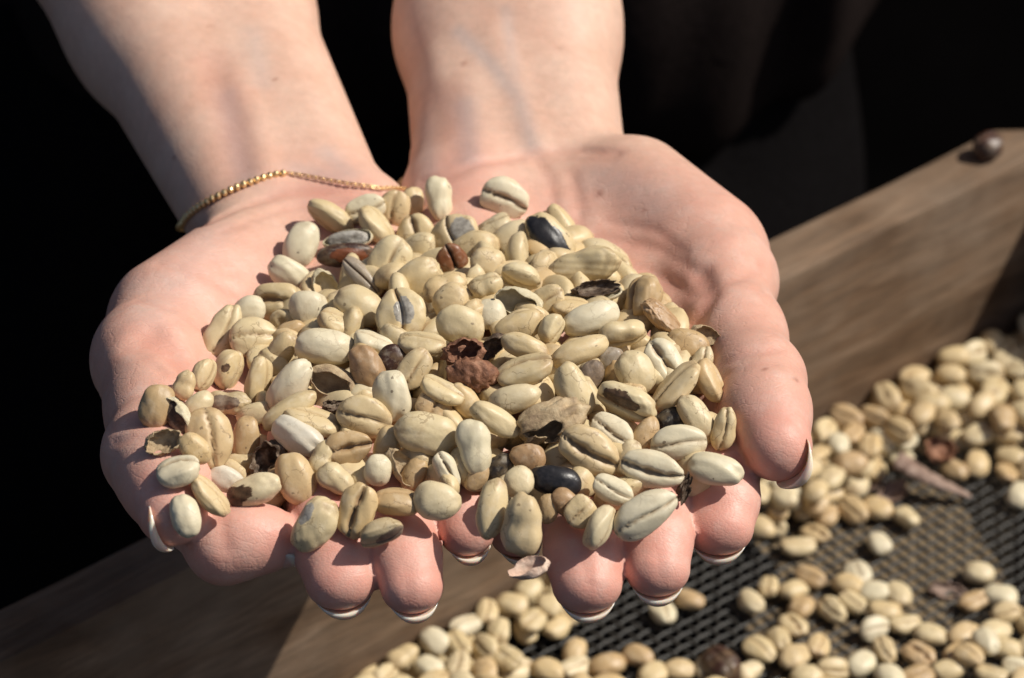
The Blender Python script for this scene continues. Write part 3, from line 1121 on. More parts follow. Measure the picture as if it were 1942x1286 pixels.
# x, y, angle, length, width, view (b back, c crease, s side, o open crease), layer, material, distinct description
BEANS = [
 (627, 415, -33, 108, 50, 's', 0, 'cream', 'long slim cream bean curling down at the pile top left, beside the bracelet hand'),
 (570, 465, 70, 88, 62, 'b', 0, 'pale', 'pale bean with one dark spot near its top end on the upper left edge'),
 (550, 520, -30, 86, 56, 'b', 0, 'pale', None),
 (692, 397, 22, 76, 56, 'c', 1, 'pale', None),
 (716, 428, -50, 90, 46, 's', 0, 'cream', None),
 (745, 398, 74, 72, 62, 'c', 0.3, 'cream', 'round cream bean with upright crease just below the bracelet clasp'),
 (783, 385, 88, 62, 40, 'b', 1.2, 'cream', None),
 (833, 377, -82, 90, 54, 'b', 0, 'pale', 'upright pale bean with tiny brown specks standing at the top between the wrists'),
 (787, 445, 100, 80, 72, 'o', 0.4, 'cream', 'round cream bean with a cracked brown crease near the top of the pile'),
 (740, 497, 62, 94, 78, 'c', 0, 'cream', 'large cream bean with a diagonal crease beside the dark brown bean'),
 (790, 530, 40, 102, 72, 'b', 1, 'cream', None),
 (680, 580, -30, 98, 74, 'b', 0.3, 'cream', None),
 (585, 585, 10, 72, 66, 'b', 0, 'pale', 'small round pale bean right of the wide split bean on the left'),
 (524, 572, -6, 92, 76, 'o', 0, 'cream', 'wide cream bean split open along its crease on the left of the pile'),
 (640, 612, -22, 78, 58, 's', 0.6, 'cream', None),
 (843, 545, 25, 88, 56, 'b', 0.6, 'cream', None),
 (855, 572, 30, 74, 60, 'b', 0.3, 'cream', None),
 (873, 615, -15, 88, 72, 'b', 0, 'cream', 'broad smooth cream bean directly above the crumpled brown husk'),
 (958, 377, -26, 92, 76, 'c', 0, 'pale', 'lone round bean with a diagonal crease lying highest on the right palm'),
 (938, 432, 30, 66, 54, 's', 0.2, 'cream', None),
 (975, 460, 45, 90, 76, 'b', 0.9, 'cream', None),
 (1068, 435, -58, 104, 48, 'b', 0.8, 'cream', 'long cream bean leaning behind the bean with black skin'),
 (925, 500, -10, 70, 56, 'b', 0.2, 'cream', None),
 (920, 540, 20, 66, 56, 's', 0.4, 'cream', None),
 (988, 525, -15, 80, 46, 's', 0.3, 'cream', None),
 (1037, 570, 30, 66, 52, 'c', 0.6, 'cream', None),
 (1030, 505, 10, 70, 50, 'b', 2, 'cream', None),
 (1120, 605, 18, 110, 62, 'b', 0, 'pale', 'knobbly pale bean under the bean with the gaping dark gash'),
 (1085, 582, 0, 76, 42, 's', 1, 'cream', None),
 (985, 620, 20, 98, 56, 'b', 0.5, 'cream', None),
 (1048, 625, 60, 62, 50, 's', 0.3, 'cream', None),
 (710, 649, -20, 84, 48, 's', 0.6, 'pale', None),
 (800, 650, -5, 96, 48, 's', 0, 'cream', 'slim cream bean with a curved crease left of the crumpled brown husk'),
 (785, 702, 55, 84, 56, 'c', 0, 'cream', 'tan cream bean with a straight fine crease above the largest smooth bean'),
 (745, 752, -76, 98, 70, 'b', 0.2, 'pale', None),
 (838, 740, -25, 88, 46, 's', 0.3, 'cream', None),
 (825, 770, 70, 72, 66, 'c', 1, 'tan', None),
 (691, 790, -20, 104, 77, 'c', 0, 'cream', 'large oval cream bean with its jagged crease facing up, left of centre'),
 (808, 823, -8, 126, 76, 'b', 0, 'cream', 'largest smooth cream bean lying crosswise in the lower middle of the pile'),
 (900, 848, -80, 110, 70, 'b', 0, 'pale', 'upright smooth whitish bean between the two hands in the lower middle'),
 (938, 797, -35, 108, 46, 'b', 0, 'cream', 'slim bean with a dark nick sloping down beside the upright whitish bean'),
 (995, 657, -20, 88, 46, 'b', 0.2, 'cream', None),
 (995, 700, 18, 110, 56, 's', 0, 'cream', None),
 (1099, 667, 20, 112, 50, 'b', 0, 'cream', None),
 (976, 756, 15, 98, 50, 'b', 0.5, 'cream', None),
 (1087, 739, -65, 108, 62, 'b', 0.2, 'cream', None),
 (1204, 707, -60, 90, 68, 'b', 0, 'cream', 'smooth egg shaped yellowish bean on the right half of the pile'),
 (1258, 685, -60, 96, 74, 'o', 0, 'pale', 'pale bean gaping along its crease close to the right thumb'),
 (1303, 655, -20, 88, 56, 'b', 0.9, 'tan', None),
 (1281, 732, 45, 112, 46, 's', -0.3, 'cream', 'curved slim bean leaning across the gaping pale bean by the thumb'),
 (1350, 722, -65, 88, 52, 's', 0.7, 'cream', None),
 (1159, 819, -30, 86, 64, 'c', 0.8, 'pale', None),
 (1224, 824, 60, 72, 42, 'b', 0.8, 'tan', 'small orange tan bean wedged upright left of the flat creased bean'),
 (1286, 839, 5, 106, 66, 'c', 0, 'pale', 'pale bean with a straight level crease right of the orange tan bean'),
 (1318, 789, -55, 94, 50, 'b', 0.2, 'cream', None),
 (1373, 814, 80, 84, 50, 'c', 0, 'cream', 'upright bean with a vertical crease resting against the right thumb'),
 (1119, 854, -30, 128, 82, 'o', 0, 'cream', 'big yellow bean with a wide open crease in the lower right of the pile'),
 (1239, 891, -12, 114, 70, 'o', 0, 'pale', None),
 (1358, 891, -12, 106, 60, 'b', 0, 'pale', 'pale bean lying alone on the right index finger below the thumb'),
 (1161, 929, -25, 80, 52, 'c', 0.2, 'pale', None),
 (1223, 975, 33, 130, 70, 'c', -0.3, 'pale', 'long pale bean with a diagonal crease lying across the right middle finger'),
 (1140, 1002, 60, 88, 54, 's', 0.3, 'cream', None),
 (1100, 971, 50, 64, 56, 'c', 0.4, 'cream', None),
 (991, 996, 85, 122, 84, 'b', -0.3, 'cream', 'big smooth bean hanging lowest over the gap between both little fingers'),
 (985, 915, 20, 60, 56, 'b', 0.2, 'cream', 'small round bean on top of the big lowest hanging bean'),
 (932, 965, 80, 110, 56, 'b', 0, 'cream', 'upright smooth bean on the left little finger beside the lowest hanging bean'),
 (848, 893, -65, 76, 42, 'c', 0.6, 'pale', None),
 (717, 893, 80, 60, 55, 'b', 0.5, 'pale', None),
 (829, 950, -10, 88, 68, 'b', 0.2, 'cream', None),
 (753, 948, -4, 92, 54, 's', 0.3, 'tan', None),
 (677, 968, 72, 108, 68, 'o', -0.2, 'cream', 'upright bean with a ragged crease on the left middle fingertip'),
 (637, 909, -35, 78, 56, 'b', 0.3, 'cream', None),
 (559, 909, -75, 108, 68, 'b', 0, 'cream', 'upright smooth tan tipped bean above the bent left index finger'),
 (400, 940, -50, 90, 46, 's', 0.1, 'cream', None),
 (338, 890, 15, 84, 62, 's', 0, 'pale', 'bean with a jagged crease resting on the left thumb'),
 (351, 977, -75, 82, 58, 'b', 0, 'pale', 'half shaded bean between the left thumb tip and the index finger'),
 (398, 830, -75, 114, 80, 'c', 0, 'cream', 'large upright tan bean with a straight vertical crease by the left thumb'),
 (467, 832, 80, 84, 52, 'b', -0.2, 'tan', None),
 (297, 772, 75, 90, 60, 'b', 0, 'tan', 'tan bean lying outermost on the left thumb'),
 (350, 731, 70, 58, 46, 'b', 0.2, 'cream', None),
 (387, 711, 70, 66, 42, 's', 0.4, 'cream', None),
 (493, 724, 80, 90, 50, 's', 0.3, 'cream', None),
 (551, 732, 55, 116, 64, 'b', -0.2, 'pale', 'long smooth pale bean leaning right in the left half of the pile'),
 (615, 658, -8, 114, 70, 'b', 0, 'pale', 'large smooth pale bean lying level in the left half of the pile'),
 (480, 639, 10, 88, 70, 'c', 0, 'cream', 'oval tan bean with a level crease near the left palm'),
 (535, 663, 50, 74, 48, 'b', 0.4, 'cream', None),
 (551, 628, 20, 60, 34, 'b', 1, 'tan', None),
 (422, 629, 65, 112, 66, 'c', 0.4, 'cream', 'large greyish bean with an upright crease leaning on the left palm'),
 (549, 779, 30, 122, 44, 'b', 0.7, 'cream', None),
 (594, 796, -20, 108, 52, 's', 0.4, 'cream', None),
 (567, 829, -28, 110, 62, 'b', -0.2, 'white', 'glossy whitish bean in a pale shell in the lower left of the pile'),
 (662, 849, 10, 88, 66, 'o', 0.1, 'tan', 'orange tan bean with a torn notch at its top in the lower left'),
 (483, 785, 25, 70, 40, 'b', 0.9, 'cream', None),
 (735, 845, 70, 76, 50, 'b', 1, 'cream', None),
 (930, 597, 10, 62, 56, 'b', 1.5, 'pale', None),
 (1180, 636, 10, 92, 52, 's', 0.3, 'cream', None),
 (470, 597, 40, 80, 56, 'b', 1.2, 'pale', None),
 (1010, 600, -30, 70, 50, 'b', 1.6, 'cream', None),
 (895, 600, 60, 70, 50, 'b', 1.4, 'cream', None),
 (1155, 560, -30, 80, 50, 'b', 1.4, 'cream', None),
 (440, 860, 30, 70, 50, 'b', 1.5, 'cream', None),
 (880, 760, -50, 74, 50, 'b', 1.4, 'cream', None),
 (1060, 700, 20, 74, 50, 'b', 1.5, 'cream', None),
 (1330, 690, 70, 70, 46, 'c', 1.2, 'cream', None),
 (690, 745, 35, 74, 48, 'b', 1.4, 'cream', None),
 (620, 620, 30, 70, 46, 'b', 1.4, 'cream', None),
 (520, 690, -40, 70, 46, 'b', 1.3, 'cream', None),
 (785, 900, 60, 70, 44, 'b', 1.4, 'tan', None),
 (1090, 900, 10, 74, 46, 'b', 1.5, 'tan', None),
 (1190, 870, 60, 74, 46, 'b', 1.4, 'cream', None),
 (440, 895, -30, 60, 40, 'b', 1.3, 'cream', None),
 (610, 870, 70, 70, 46, 'b', 1.3, 'cream', None),
 (368, 852, -50, 72, 48, 'b', 0.7, 'cream', None),
 (520, 922, 70, 70, 46, 'b', 0.8, 'tan', None),
 (455, 878, 15, 70, 44, 'b', 0.8, 'cream', None),
 (375, 770, 40, 66, 44, 'b', 0.8, 'cream', None),
 (1075, 955, -40, 66, 44, 'b', 0.9, 'brown', None),
 (905, 905, 60, 60, 40, 'b', 1.2, 'tan', None),
 (1040, 965, 80, 60, 40, 'b', 1.2, 'tan', None),
 (690, 905, 40, 60, 40, 'b', 1.0, 'cream', None),
]
# beans of a look of their own: mesh built for each
SPECIAL = [
 (760, 596, 100, 92, 84, 'c', 0, 'silverpatch', dict(patch=(0.2, -0.9, 1.6, 2.0), b=4.9, open_=0.2), 'pale bean whose crease is torn to a glassy grey skin, upper middle'),
 (655, 484, 2, 98, 52, 'b', 0, 'dark', dict(patch=(0.5, 0.6, -3.0, 2.4), a=6.6, b=3.8), 'glossy dark brown bean with a rusty streak in the upper left'),
 (685, 524, -46, 88, 46, 'c', 0.2, 'grey', dict(b=3.6), 'bare grey bean with a brown seam below the dark brown bean'),
 (862, 448, -72, 84, 78, 'c', 0.2, 'silverpatch', dict(patch=(0.3, 2.2, 1.5, 2.6), b=5.0), 'cream bean with a shiny silver grey skin patch near the top'),
 (858, 493, -62, 62, 54, 'c', 0.3, 'redbrown', dict(open_=0.3), 'small reddish brown bean with a black stripe near the top centre'),
 (1043, 455, -50, 114, 72, 'b', -0.4, 'blackpatch', dict(patch=(-0.4, 0.7, -3.2, 3.5)), 'cream bean mostly covered by glossy black skin on the upper right'),
 (1215, 566, 75, 88, 70, 's', 0, 'tan', dict(open_=0.35), 'brownish tan bean with a rough crack near the right palm'),
 (1256, 600, -42, 90, 46, 's', 0.2, 'brown', dict(ridge=0.08), 'shrivelled brown bean tucked against the ball of the right thumb'),
 (695, 698, -70, 92, 66, 'b', 0, 'brown', dict(), 'plain light brown bean in the centre left beside a purplish black one'),
 (742, 685, 62, 64, 50, 'b', 0.7, 'dark', dict(), 'purplish black bean half hidden beside the light brown bean'),
 (1189, 765, -22, 116, 58, 's', 0, 'brownpatch', dict(patch=(-1.2, 2.2, 1.4, 2.2), open_=0.3), 'side lying bean with a dark brown streaked crease on the right half'),
 (1053, 912, -8, 96, 58, 'b', 0.8, 'blackpatch', dict(patch=(1.6, 0, -2.5, 5.2)), 'black bean with a cream end in the lower right hollow'),
 (1000, 868, -20, 68, 52, 'b', 0.9, 'brown', dict(open_=0.4), 'small broken brown bean left of the big yellow open bean'),
 (945, 888, 40, 64, 46, 'b', 1.6, 'black', dict(), 'small black bean deep in the gap under the whitish upright bean'),
 (598, 994, 58, 108, 70, 'b', -0.1, 'silverpatch', dict(patch=(1.2, -2.6, -2.0, 1.5)), 'cream bean with a small silver patch on the left middle finger'),
 (724, 1012, 20, 90, 50, 's', 0.1, 'stain', dict(patch=(2.4, 0.5, 1.6, 2.4), lumps=0.09), 'greyish stained bean lying lowest on the left ring finger'),
 (480, 931, 20, 102, 58, 'b', 0, 'brownpatch', dict(patch=(-4.2, 0, -1.8, 2.9)), 'bean with a dark brown burnt end just above the left index finger'),
 (428, 909, -20, 70, 48, 'b', 0.9, 'white', dict(), 'smooth white shelled bean in the shadow above the left thumb tip'),
 (430, 766, 0, 86, 48, 'b', 0.1, 'stain', dict(patch=(-0.6, 0, -2.6, 2.6), pinch=0.22, lumps=0.08), 'grey stained bean with a pinched waist on the left'),
 (435, 703, 72, 80, 60, 's', 0, 'brownpatch', dict(patch=(0.3, 3.6, 0.4, 1.0)), 'cream bean with a torn black hole on its left flank'),
 (1157, 682, 20, 56, 46, 'b', 1.0, 'grey', dict(), 'bluish grey bare bean peeking out in the right half'),
 (1119, 712, 62, 60, 46, 'b', 0.8, 'stain', dict(patch=(0, 0, -3, 5.0)), 'dark greenish grey bean below the bluish grey one'),
 (1275, 797, 20, 66, 46, 'b', 1.7, 'black', dict(), 'black bean sunk between pale beans near the right thumb'),
 (1104, 508, 16, 132, 72, 'b', 0, 'brownpatch', dict(a=6.6, b=4.3, bend=-0.016, pinch=0.1, lumps=0.08), 'longest cream bean with a gaping dark gash on the upper right'),
]


PILE = []          # (object, px, py, label or None, look)


def add_bean(px, py, ang, ln, wd, view, layer, me, name='coffee_bean'):
    roll = {'b': math.pi, 'c': 0.0, 'o': 0.0, 's': random.choice((1, -1)) * (0.95 + 0.25 * random.random())}[view]
    if view != 's': roll += random.uniform(-0.22, 0.22)
    tilt = random.uniform(-0.22, 0.22)
    half = 2.7
    D = bean_depth(px, py, half, layer)
    mm = D / FPX
    lx = 1.02 * ln * mm / math.cos(tilt) / 12.3
    wy = 1.02 * wd * mm / 8.6
    if view == 's':
        sc_ = (lx, (lx + wd * mm / 6.6) / 2, wd * mm / 6.6)
    else:
        sc_ = (lx, wy, (lx + wy) / 2)
    o = bpy.data.objects.new(name, me)
    COL.objects.link(o)
    place(o, CAMP + ray(px, py) * D, orient(ang, roll, tilt), sc_)
    return o, D


for i, (px, py, ang, ln, wd, vw, ly, mt, lab) in enumerate(BEANS):
    o, D = add_bean(px, py, ang, ln, wd, vw, ly, shape(mt, i * 5 + 3, vw == 'o'))
    PILE.append((o, px, py, lab, (mt, vw)))
for i, (px, py, ang, ln, wd, vw, ly, mt, kw, lab) in enumerate(SPECIAL):
    o, D = add_bean(px, py, ang, ln, wd, vw, ly, bean_mesh('bean', M[mt], 900 + i, sub=5, **kw))
    PILE.append((o, px, py, lab, (mt, vw)))

# torn husks: an open shell, some with the seed inside as a part of its own
HUSKS = [
 (660, 455, 8, 92, 44, 0.9, 'husk_pale', 'silver', 0.6, 0.10, 'torn pale husk with grey skin inside above the dark brown bean'),
 (618, 545, -62, 78, 46, 0.9, 'husk_pale', None, 0.58, 0.10, 'curled empty pale husk in the upper left of the pile'),
 (985, 572, -14, 92, 54, 0.2, 'husk_pale', None, 0.66, 0.10, 'boat shaped half shell with a grey lining in the upper right'),
 (880, 668, 10, 78, 50, -0.2, 'husk_brown', None, 0.84, 0.26, 'crumpled reddish brown husk with an open mouth in the centre'),
 (896, 712, -10, 92, 66, 0.2, 'husk_brown', None, 1.3, 0.26, 'folded brown husk right under the open mouthed one in the centre'),
 (1047, 798, 18, 130, 74, 0.0, 'husk_tan', None, 0.93, 0.26, 'large wrinkled tan husk above the big yellow open bean'),
 (633, 724, -22, 100, 58, 0.3, 'husk_tan', None, 0.80, 0.08, 'brown papery half shell left of the light brown bean'),
 (765, 886, -50, 84, 46, 0.8, 'husk_tan', None, 0.6, 0.14, 'torn tan shell under the largest smooth bean'),
 (509, 868, 40, 70, 54, 0.2, 'husk_dark', None, 0.7, 0.34, 'scrap of dark wrinkled skin in the lower left'),
 (336, 792, -60, 86, 52, -0.1, 'husk_pale', 'husk_dark', 0.60, 0.10, 'broken shell with a dark torn hole on the left thumb'),
 (1338, 636, -20, 62, 36, 0.3, 'husk_tan', None, 0.55, 0.10, 'thin pointed husk sticking out beside the right thumb'),
 (1001, 1074, 8, 80, 50, -0.3, 'husk_pink', None, 0.52, 0.14, 'pinkish husk scrap dangling below the lowest hanging bean'),
 (310, 838, 20, 74, 46, 0.6, 'husk_tan', None, 0.62, 0.18, 'shaded tan husk under the outermost bean on the left thumb'),
 (1300, 925, 70, 60, 26, 0.6, 'husk_dark', None, 0.6, 0.3, 'shred of dark skin beside the dented pale bean on the right'),
 (930, 660, 40, 60, 34, 0.6, 'husk_dark', None, 0.6, 0.34, 'dark shredded scrap right of the crumpled brown husk'),
 (640, 770, 0, 54, 30, 0.8, 'husk_dark', None, 0.6, 0.3, 'dark scrap of skin under the brown papery half shell'),
]
for i, (px, py, ang, ln, wd, ly, mt, inner, cover, crump, lab) in enumerate(HUSKS):
    half = 2.2
    D = bean_depth(px, py, half, ly)
    mm = D / FPX
    me = shell_mesh('husk', M[mt], 300 + i, cover, crump, axis=(0.5 * math.sin(i * 2.1), 0.7 * math.cos(i * 1.7), 0.7))
    axes = orient(ang, 0.25 * math.sin(i * 1.3), 0.1 * math.cos(i))
    root = bpy.data.objects.new('bean_husk', me)
    COL.objects.link(root)
    place(root, CAMP + ray(px, py) * D, axes, (ln * mm / 12.0, wd * mm / 8.4, (ln * mm / 12 + wd * mm / 8.4) / 2 * 0.9))
    if inner:
        im = bean_mesh('seed', M[inner], 700 + i, sub=3, a=5.1, b=3.3, flat=1.5, dome=2.4)
        s = bpy.data.objects.new('seed', im)
        COL.objects.link(s)
        s.parent = root
    PILE.append((root, px, py, lab, ('husk', '')))

# the gash of the longest bean: dark ragged hollow with a pale lip, a part of that bean
gb = [p for p in PILE if p[3] and p[3].startswith('longest cream')][0][0]
px, py = 1130, 547
D = pile_depth(px, py) - 2.5
g = bpy.data.objects.new('gash', shell_mesh('gash', M['husk_dark'], 411, 0.62, 0.22))
COL.objects.link(g)
bpy.context.view_layer.update()
place(g, CAMP + ray(px, py) * D, orient(6, 0.3, 0.0), (0.86, 0.46, 0.5))
mw = g.matrix_world.copy(); g.parent = gb; g.matrix_parent_inverse = Matrix.Identity(4); g.matrix_basis = gb.matrix_world.inverted() @ mw
l = bpy.data.objects.new('gash_lip', shell_mesh('gash_lip', M['husk_pale'], 415, 0.52, 0.06, thick=0.5, axis=(0, 0.5, 0.9)))
COL.objects.link(l)
place(l, CAMP + ray(1130, 556) * (D + 0.8), orient(4, 0.2, 0.0), (0.98, 0.58, 0.6))
mw = l.matrix_world.copy(); l.parent = gb; l.matrix_basis = gb.matrix_world.inverted() @ mw

# inner beans of the handful that only show through gaps
def joined_beans(name, items, mat, sub=3):
    Vs, Fs, cr, tw, ti = [], [], [], [], []
    protos = [bean_shape(40 + k, sub, **CR_KW[k % 8]) for k in range(6)]
    n = 0
    for j, (pos, axes, s) in enumerate(items):
        P, F, c, t = protos[j % 6]
        A = np.stack(axes, 0)
        Vs.append(pos + (P * s) @ A); Fs.append(F + n); n += len(P)
        cr.append(c); tw.append(t); ti.append(np.full(len(P), random.random()))
    return wobj(name, np.vstack(Vs), np.vstack(Fs), mat, None, True,
                {'crease': np.concatenate(cr), 'tipw': np.concatenate(tw), 'tint': np.concatenate(ti)})


def rand_axes(upbias=0.6):
    z = unit(np.array([random.gauss(0, 1), random.gauss(0, 1), random.gauss(0, 1)]) + 0)
    if random.random() < upbias:
        z = unit(np.array([random.gauss(0, .35), random.gauss(0, .35), random.choice((1, -1))]))
    L = unit(np.cross(z, rng.normal(size=3)))
    return L, np.cross(z, L), z


poly = [(600, 400), (700, 375), (830, 370), (960, 400), (1070, 430), (1180, 510), (1250, 590), (1330, 650), (1370, 760), (1370, 840), (1330, 900),
        (1230, 950), (1100, 960), (1000, 960), (900, 930), (820, 930), (700, 960), (580, 960), (420, 920), (330, 860), (320, 780), (400, 640), (520, 520)]


def inpoly(x, y, pg):
    c = False
    j = len(pg) - 1
    for i in range(len(pg)):
        if (pg[i][1] > y) != (pg[j][1] > y) and x < (pg[j][0] - pg[i][0]) * (y - pg[i][1]) / (pg[j][1] - pg[i][1]) + pg[i][0]:
            c = not c
        j = i
    return c


items, used = [], []
tries = 0
while len(items) < 420 and tries < 20000:
    tries += 1
    px, py = random.uniform(310, 1390), random.uniform(370, 970)
    if not inpoly(px, py, poly): continue
    D = pile_depth(px, py) + random.uniform(6.8, 15)
    p = CAMP + ray(px, py) * D
    if any((p - q) @ (p - q) < 40 for q in used): continue
    if both(p[None, :])[0] < 1.5: continue
    used.append(p)
    items.append((p, rand_axes(0.3), 0.92 + 0.12 * random.random()))
tag(joined_beans('coffee_beans', items, M['cream']), 'beans deep inside the heap in the hands, seen only through gaps', 'coffee beans', kind='stuff')

# ---- labels for the beans of the handful that have no words of their own: placed by the nearest distinct one
LM = [(p[1], p[2], p[3]) for p in PILE if p[3]]
taken = set(l for _, _, l in LM)
SHORT = {}
def short(l):
    for cut_ in (' with ', ' beside ', ' near ', ' on ', ' in ', ' lying ', ' leaning ', ' above ', ' below ', ' left of ', ' right of ', ' under ', ' between ',
                 ' close ', ' resting ', ' standing ', ' hanging ', ' tucked ', ' wedged ', ' split ', ' torn ', ' mostly ', ' half ', ' curling ', ' directly ', ' sunk ', ' peeking ', ' deep ', ' right under ', ' just ', ' gaping ', ' dangling ', ' sticking '):
        l = l.split(cut_)[0]
    return l
nshort = {}
for _, _, l in LM: nshort[short(l)] = nshort.get(short(l), 0) + 1
LOOK = {'cream': 'cream', 'pale': 'pale', 'tan': 'tan', 'white': 'whitish', 'brown': 'brown'}
VIEW = {'b': 'smooth backed', 'c': 'creased', 's': 'side lying', 'o': 'split'}
CLEAR = [(x, y, short(l)) for x, y, l in LM if nshort[short(l)] == 1 and len(short(l).split()) >= 3]
for k, (o, px, py, lab, (mt, vw)) in enumerate(PILE):
    cat = 'bean husk' if mt == 'husk' else 'coffee bean'
    if lab is None:
        near = sorted(CLEAR, key=lambda c: (c[0] - px) ** 2 + (c[1] - py) ** 2)
        for x, y, s in near:
            dx, dy = px - x, py - y
            w = ('right of' if dx > 0 else 'left of') if abs(dx) > abs(dy) else ('below' if dy > 0 else 'above')
            lab = f"{LOOK.get(mt, mt)} {VIEW[vw]} bean {w} the {s}"
            if lab not in taken and len(lab.split()) <= 16: break
        taken.add(lab)
    tag(o, lab, cat, 'beans heaped in the hands' if cat == 'coffee bean' else 'husks among the beans in the hands')

# ------------------------------------------------------------------ beans on the wire bottom of the bed
SIEVE = [  # x, y, angle, view
 (1569, 933, 10, 'c'), (1466, 945, 15, 's'), (1525, 925, 30, 'b'), (1525, 967, 60, 'b'), (1569, 978, 60, 'b'), (1616, 967, -45, 's'), (1662, 965, -30, 'b'),
 (1720, 982, -48, 'b'), (1667, 1031, -58, 'b'), (1460, 997, -20, 's'), (1440, 1021, -35, 'b'), (1513, 1036, 5, 'c'), (1546, 1012, -30, 'o'), (1536, 1094, -25, 'c'),
 (1628, 1086, -60, 'c'), (1457, 1111, 75, 'c'), (1504, 1120, 25, 'b'), (1424, 1143, -50, 'b'), (1609, 1110, -30, 'b'), (1616, 1142, -32, 'c'), (1659, 1125, 0, 'b'),
 (1704, 1128, -70, 'b'), (1521, 1152, 50, 'b'), (1578, 1156, -45, 's'), (1504, 1186, -50, 'o'), (1678, 1161, 0, 'b'), (1659, 1192, 20, 's'), (1717, 1184, 15, 'c'),
 (1765, 1205, -10, 'b'), (1828, 1204, 25, 'b'), (1857, 1088, -10, 'b'), (1848, 1139, 20, 'c'), (1896, 1131, -10, 'b'), (1908, 1163, 5, 's'), (1441, 1232, -28, 'c'),
 (1553, 1226, 70, 'c'), (1476, 1214, -60, 'b'), (1507, 1246, 40, 'b'), (1634, 1260, 25, 'b'), (1678, 1232, -60, 's'), (1743, 1241, -30, 'o'), (1800, 1272, 10, 'b'),
 (1836, 1262, -30, 'c'), (1908, 1231, -10, 'b'), (1868, 1238, -50, 'b'), (1885, 1198, 20, 'b'), (1580, 1270, 10, 's'), (1420, 1274, 30, 'b'), (1530, 1283, 0, 'b'),
 (1306, 1139, -25, 'b'), (1258, 1161, -60, 'c'), (895, 1186, 70, 'b'), (942, 1166, 65, 'b'), (1003, 1165, 75, 'c'), (1040, 1170, -80, 'b'), (1075, 1160, -60, 'c'),
 (830, 1224, 30, 'c'), (862, 1252, 10, 'b'), (935, 1226, 30, 'b'), (1090, 1236, 60, 'b'), (758, 1268, 20, 'b'), (708, 1276, 30, 'b'), (985, 1112, 60, 'b'),
 (1045, 1105, -60, 'b'), (905, 1262, 0, 'b'), (980, 1270, 20, 'c'), (1040, 1272, -20, 'b'), (1150, 1262, 10, 'b'), (1210, 1245, -20, 'tan'), (1290, 1270, 5, 'b'),
 (1240, 1280, 30, 'b'), (800, 1276, -20, 's'), (1905, 835, -30, 'b'), (1910, 895, -70, 'c'), (1935, 940, 60, 'b'), (1838, 680, -10, 'b'), (1810, 893, -25, 'b'),
 (1872, 805, 20, 'b'), (1750, 755, 30, 'b'), (1700, 768, -40, 'c'), (1655, 782, 50, 'b'), (1890, 665, -30, 'b'), (1852, 880, 70, 'b'), (1600, 890, 20, 'b'), (1545, 855, -70, 'b'),
]
flat_items = []


def on_mesh(px, py, lift):
    return U(px, py, MESH_Z + 0.9 + lift * 0.85)


def flat_axes(ang, view):
    a = math.radians(ang)
    h = unit(np.array([math.cos(a), math.sin(a) / 0.62, 0]))
    tl = random.uniform(-0.15, 0.15)
    L = unit(h + np.array([0, 0, tl]))
    z = np.array([0, 0, 1.0])
    if view == 'b' or view == 'tan': z = -z
    z = unit(perp(z + np.array([random.uniform(-.3, .3), random.uniform(-.3, .3) - (0.25 if view in 'co' else -0.25), 0]), L))
    if view == 's':
        z = unit(perp(np.array([0, -0.8, 0.55]), L))
    return L, np.cross(z, L), z


SV = []
for i, (px, py, ang, vw) in enumerate(SIEVE):
    p = on_mesh(px, py, 3.0 if vw != 's' else 3.6)
    if any((p - q[0]) @ (p - q[0]) < 40 for q in SV): p = p + np.array([0, 0, 4.0])
    SV.append((p, flat_axes(ang, vw), vw))
# heaped along the far board and towards the near right
ZONES = [([(1430, 900), (1540, 825), (1860, 635), (1960, 560), (2080, 560), (2080, 840), (1920, 850), (1800, 850), (1730, 860), (1690, 880), (1610, 930), (1540, 985), (1440, 1010)], 12),
         ([(640, 1300), (800, 1222), (990, 1085), (1070, 1070), (1090, 1150), (1060, 1195), (965, 1225), (960, 1330), (640, 1330)], 8),
         ([(1560, 1285), (1650, 1262), (1770, 1245), (1860, 1205), (1915, 1150), (2080, 1100), (2080, 1330), (1400, 1330)], 3),
         ([(960, 1262), (1440, 1262), (1440, 1330), (960, 1330)], 2), ([(1890, 860), (2080, 800), (2080, 1000), (1925, 960)], 2)]


def density(p):
    d = (p - P_in) @ bn
    if d < 4: return 0, 0
    px, py, _ = PJ(p)
    for pg, h in ZONES:
        if inpoly(px, py, pg): return h, d
    return 0, 0


centers = [q[0] for q in SV]
cand = []
tries = 0
hash_ = {}
def hkey(p): return tuple((p // 12).astype(int))
for c in centers: hash_.setdefault(hkey(c), []).append(c)
while len(cand) < 640 and tries < 26000:
    tries += 1
    px, py = random.uniform(640, 2080), random.uniform(600, 1330)
    p = on_mesh(px, py, 3.0)
    hm, d = density(p)
    if hm <= 0: continue
    lift = random.choice((0, 0, 1, 1, 2)) * 4.6
    if lift > hm: lift = 0
    p = p + np.array([0, 0, lift])
    k = hkey(p)
    bad = False
    for dx in (-1, 0, 1):
        for dy in (-1, 0, 1):
            for dz in (-1, 0, 1):
                for q in hash_.get((k[0] + dx, k[1] + dy, k[2] + dz), ()):
                    v = (p - q) * np.array([1, 1, 1.5])
                    if v @ v < 46: bad = True
    if bad: continue
    hash_.setdefault(k, []).append(p)
    cand.append((p, flat_axes(random.uniform(-90, 90), random.choice('bbbccs')), 'r'))
vis = []
for c in cand:
    px, py, _ = PJ(c[0])
    behind = (px < 1440 and py < 1090) or inpoly(px, py, [(1040, 900), (1440, 860), (1440, 1050), (1310, 1140), (1200, 1185), (1060, 1180)])
    inside = -20 < px < 1950 and py < 1296
    vis.append(inside and not behind)
order = sorted(range(len(cand)), key=lambda i: (not vis[i], PJ(cand[i][0])[2]))
NIND = max(0, 300 - len(BEANS) - len(SPECIAL) - len(SV))
pick = set(order[:NIND])
